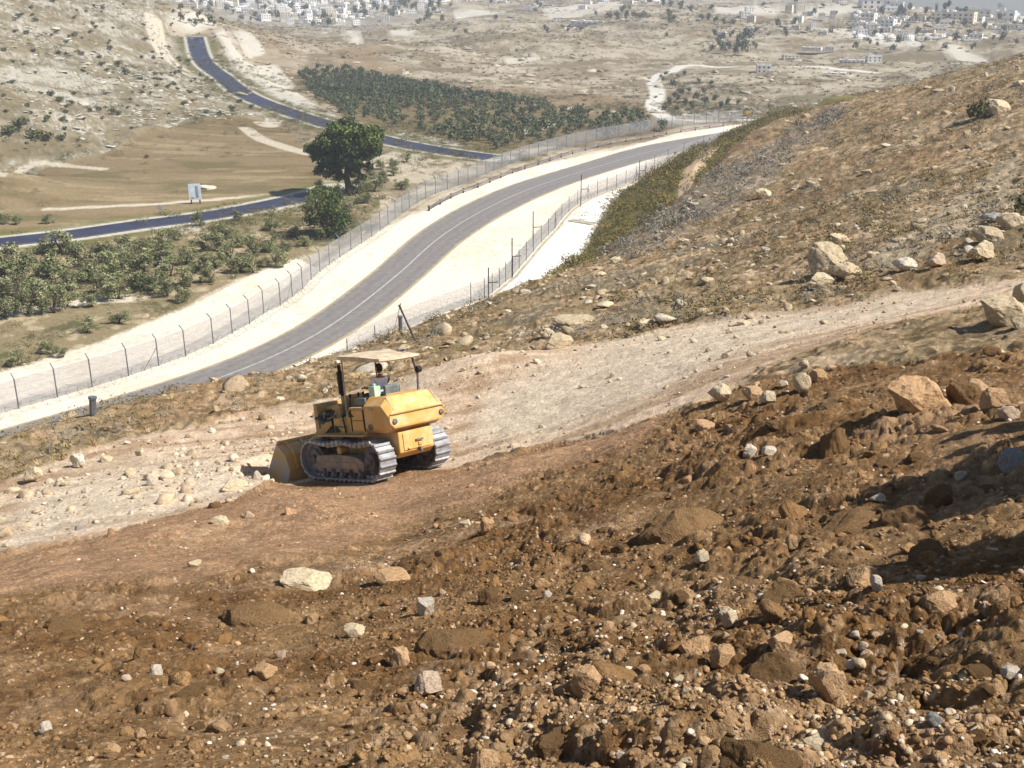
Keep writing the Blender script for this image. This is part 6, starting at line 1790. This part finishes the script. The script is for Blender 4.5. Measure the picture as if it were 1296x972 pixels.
crowd(125, 215, 570, -14, 36, 7, 13, 'small pale house in the dense part of the town at the top left', 'small houses of the town at the top left', False, near=lambda u, v: v < 14 + 24 * (1 - abs(u - 420) / 160) or v < 9, mind=.62)
crowd(30, 560, 900, -14, 12, 6, 13, 'small pale house in the loose row along the top edge', 'small houses along the top edge', False)
crowd(24, 900, 1110, -8, 46, 6, 11, 'small pale house scattered over the slope below the town', 'scattered small houses on the far slope', False, mind=1.8)
# the rest of the town's small houses, too many to tell apart
tp, ts = [], []
for _ in range(9000):
    if len(tp) >= 420: break
    q_ = rnd.random()
    if q_ < .55: u, v = rnd.uniform(200, 570), rnd.uniform(-18, 30)
    elif q_ < .90: u, v = rnd.uniform(1080, 1310), rnd.uniform(12, 52)
    else: u, v = rnd.uniform(560, 1080), rnd.uniform(-18, 8)
    if q_ < .55 and v > 10 + 22 * (1 - abs(u - 420) / 160): continue
    p = G(u, v, Z0); w0 = rnd.uniform(6, 11) / px_m(p)
    if math.hypot(p.x, p.y) > 1140: continue
    if any(math.hypot(p.x - a, p.y - b_) < (s_ + w0) * .5 for a, b_, s_ in bpos): continue
    bpos.append((p.x, p.y, w0)); tp.append((p.x, p.y, p.z)); ts.append(w0 / 2)
def block(w, d, h, nw, fl):
    b = MB(); b.box(-w, w, -d, d, -1, h); b.box(-w * .35, w * .1, -d * .3, d * .5, h, h * 1.22)
    for f_ in range(fl):
        for k_ in range(nw):
            x_ = -w + (k_ + .5) * 2 * w / nw; z0 = h * (f_ + .3) / fl; ww = w * .32 / nw * 1.6
            b.box(x_ - ww, x_ + ww, -d - .03, -d + .01, z0, z0 + h * .42 / fl)
    nb = 12
    return np.array([tuple(v_) for v_ in b.v]), np.array(b.f), nb
town_mat = varmat('town_walls', (1, 1, 1), scale=.2, rgb2=(.86, .85, .84), rough=.9, attr=True)
shapes_ = [block(1, .8, .62, 4, 2), block(1, .7, .9, 4, 3), block(1, .9, .5, 3, 1), block(1, .6, .7, 5, 2)]
tv, tf, tcl, off = [], [], [], 0
for i, (p, w0) in enumerate(zip(tp, ts)):
    bv, bf, _nb = shapes_[i % 4]; a = -math.atan2(p[0], p[1]) + rnd.uniform(-.4, .4)
    q2 = bv * w0; tv.append(np.stack([q2[:, 0] * math.cos(a) - q2[:, 1] * math.sin(a) + p[0], q2[:, 0] * math.sin(a) + q2[:, 1] * math.cos(a) + p[1], q2[:, 2] + p[2]], 1))
    tf.append(bf + off); off += len(bv)
    base_c = rnd.choice([lin(240, 236, 228), lin(226, 216, 198), lin(214, 212, 208)])
    cc_ = np.tile(base_c, (len(bv), 1)); cc_[16:] = lin(70, 76, 86); tcl.append(cc_)
o = new_mesh_obj('distant_town_houses', np.concatenate(tv), np.concatenate(tf), town_mat, cols=np.concatenate(tcl))
tag(o, 'dense mass of small pale houses of the distant town', kind='stuff')
# dark trees between the houses
for _ in range(190):
    q_ = rnd.random()
    if q_ < .5: u, v = rnd.uniform(215, 560), rnd.uniform(-5, 34)
    elif q_ < .8: u, v = rnd.uniform(1080, 1296), rnd.uniform(14, 66)
    else: u, v = rnd.uniform(560, 1080), rnd.uniform(-5, 50)
    shrub(u, v, rnd.uniform(5, 11), 'dark tree standing among the houses of the town', 'dark trees among the town houses', 'tree', hs=rnd.uniform(1, 1.8))
for (u, v, w, hs) in [(1184,24,5,4.5),(1190,26,12,1.2),(1200,28,12,1.0),(410,28,13,1.4),(418,34,12,1.2),(365,6,14,1.5),(358,3,10,1.3),(303,3,14,1.3)]:
    shrub(u, v, w, 'dark cypress or pine standing before the pale blocks of the town', 'cypresses and pines before the pale blocks', 'tree', hs=hs)

# ------------------------------------------------------------------ the air
zlo = float(Z.min()) - 1.0
b = MB(); b.box(-1680, 1680, -1680, 1680, zlo, max(float(Z.max()), CAMZ) + 16)
hm = bpy.data.materials.new('haze_air'); hm.use_nodes = True
nt = hm.node_tree
for n_ in list(nt.nodes):
    if n_.type != 'OUTPUT_MATERIAL': nt.nodes.remove(n_)
pv = nt.nodes.new('ShaderNodeVolumePrincipled')
pv.inputs['Color'].default_value = (.84, .90, 1.0, 1); pv.inputs['Density'].default_value = .0004; pv.inputs['Anisotropy'].default_value = .1
nt.links.new(pv.outputs[0], [n_ for n_ in nt.nodes if n_.type == 'OUTPUT_MATERIAL'][0].inputs['Volume'])
hz = b.build('haze', hm); hz['kind'] = 'stuff'; hz['label'] = 'thin bluish haze over the valley'
hm.cycles.homogeneous_volume = True if hasattr(hm.cycles, 'homogeneous_volume') else True
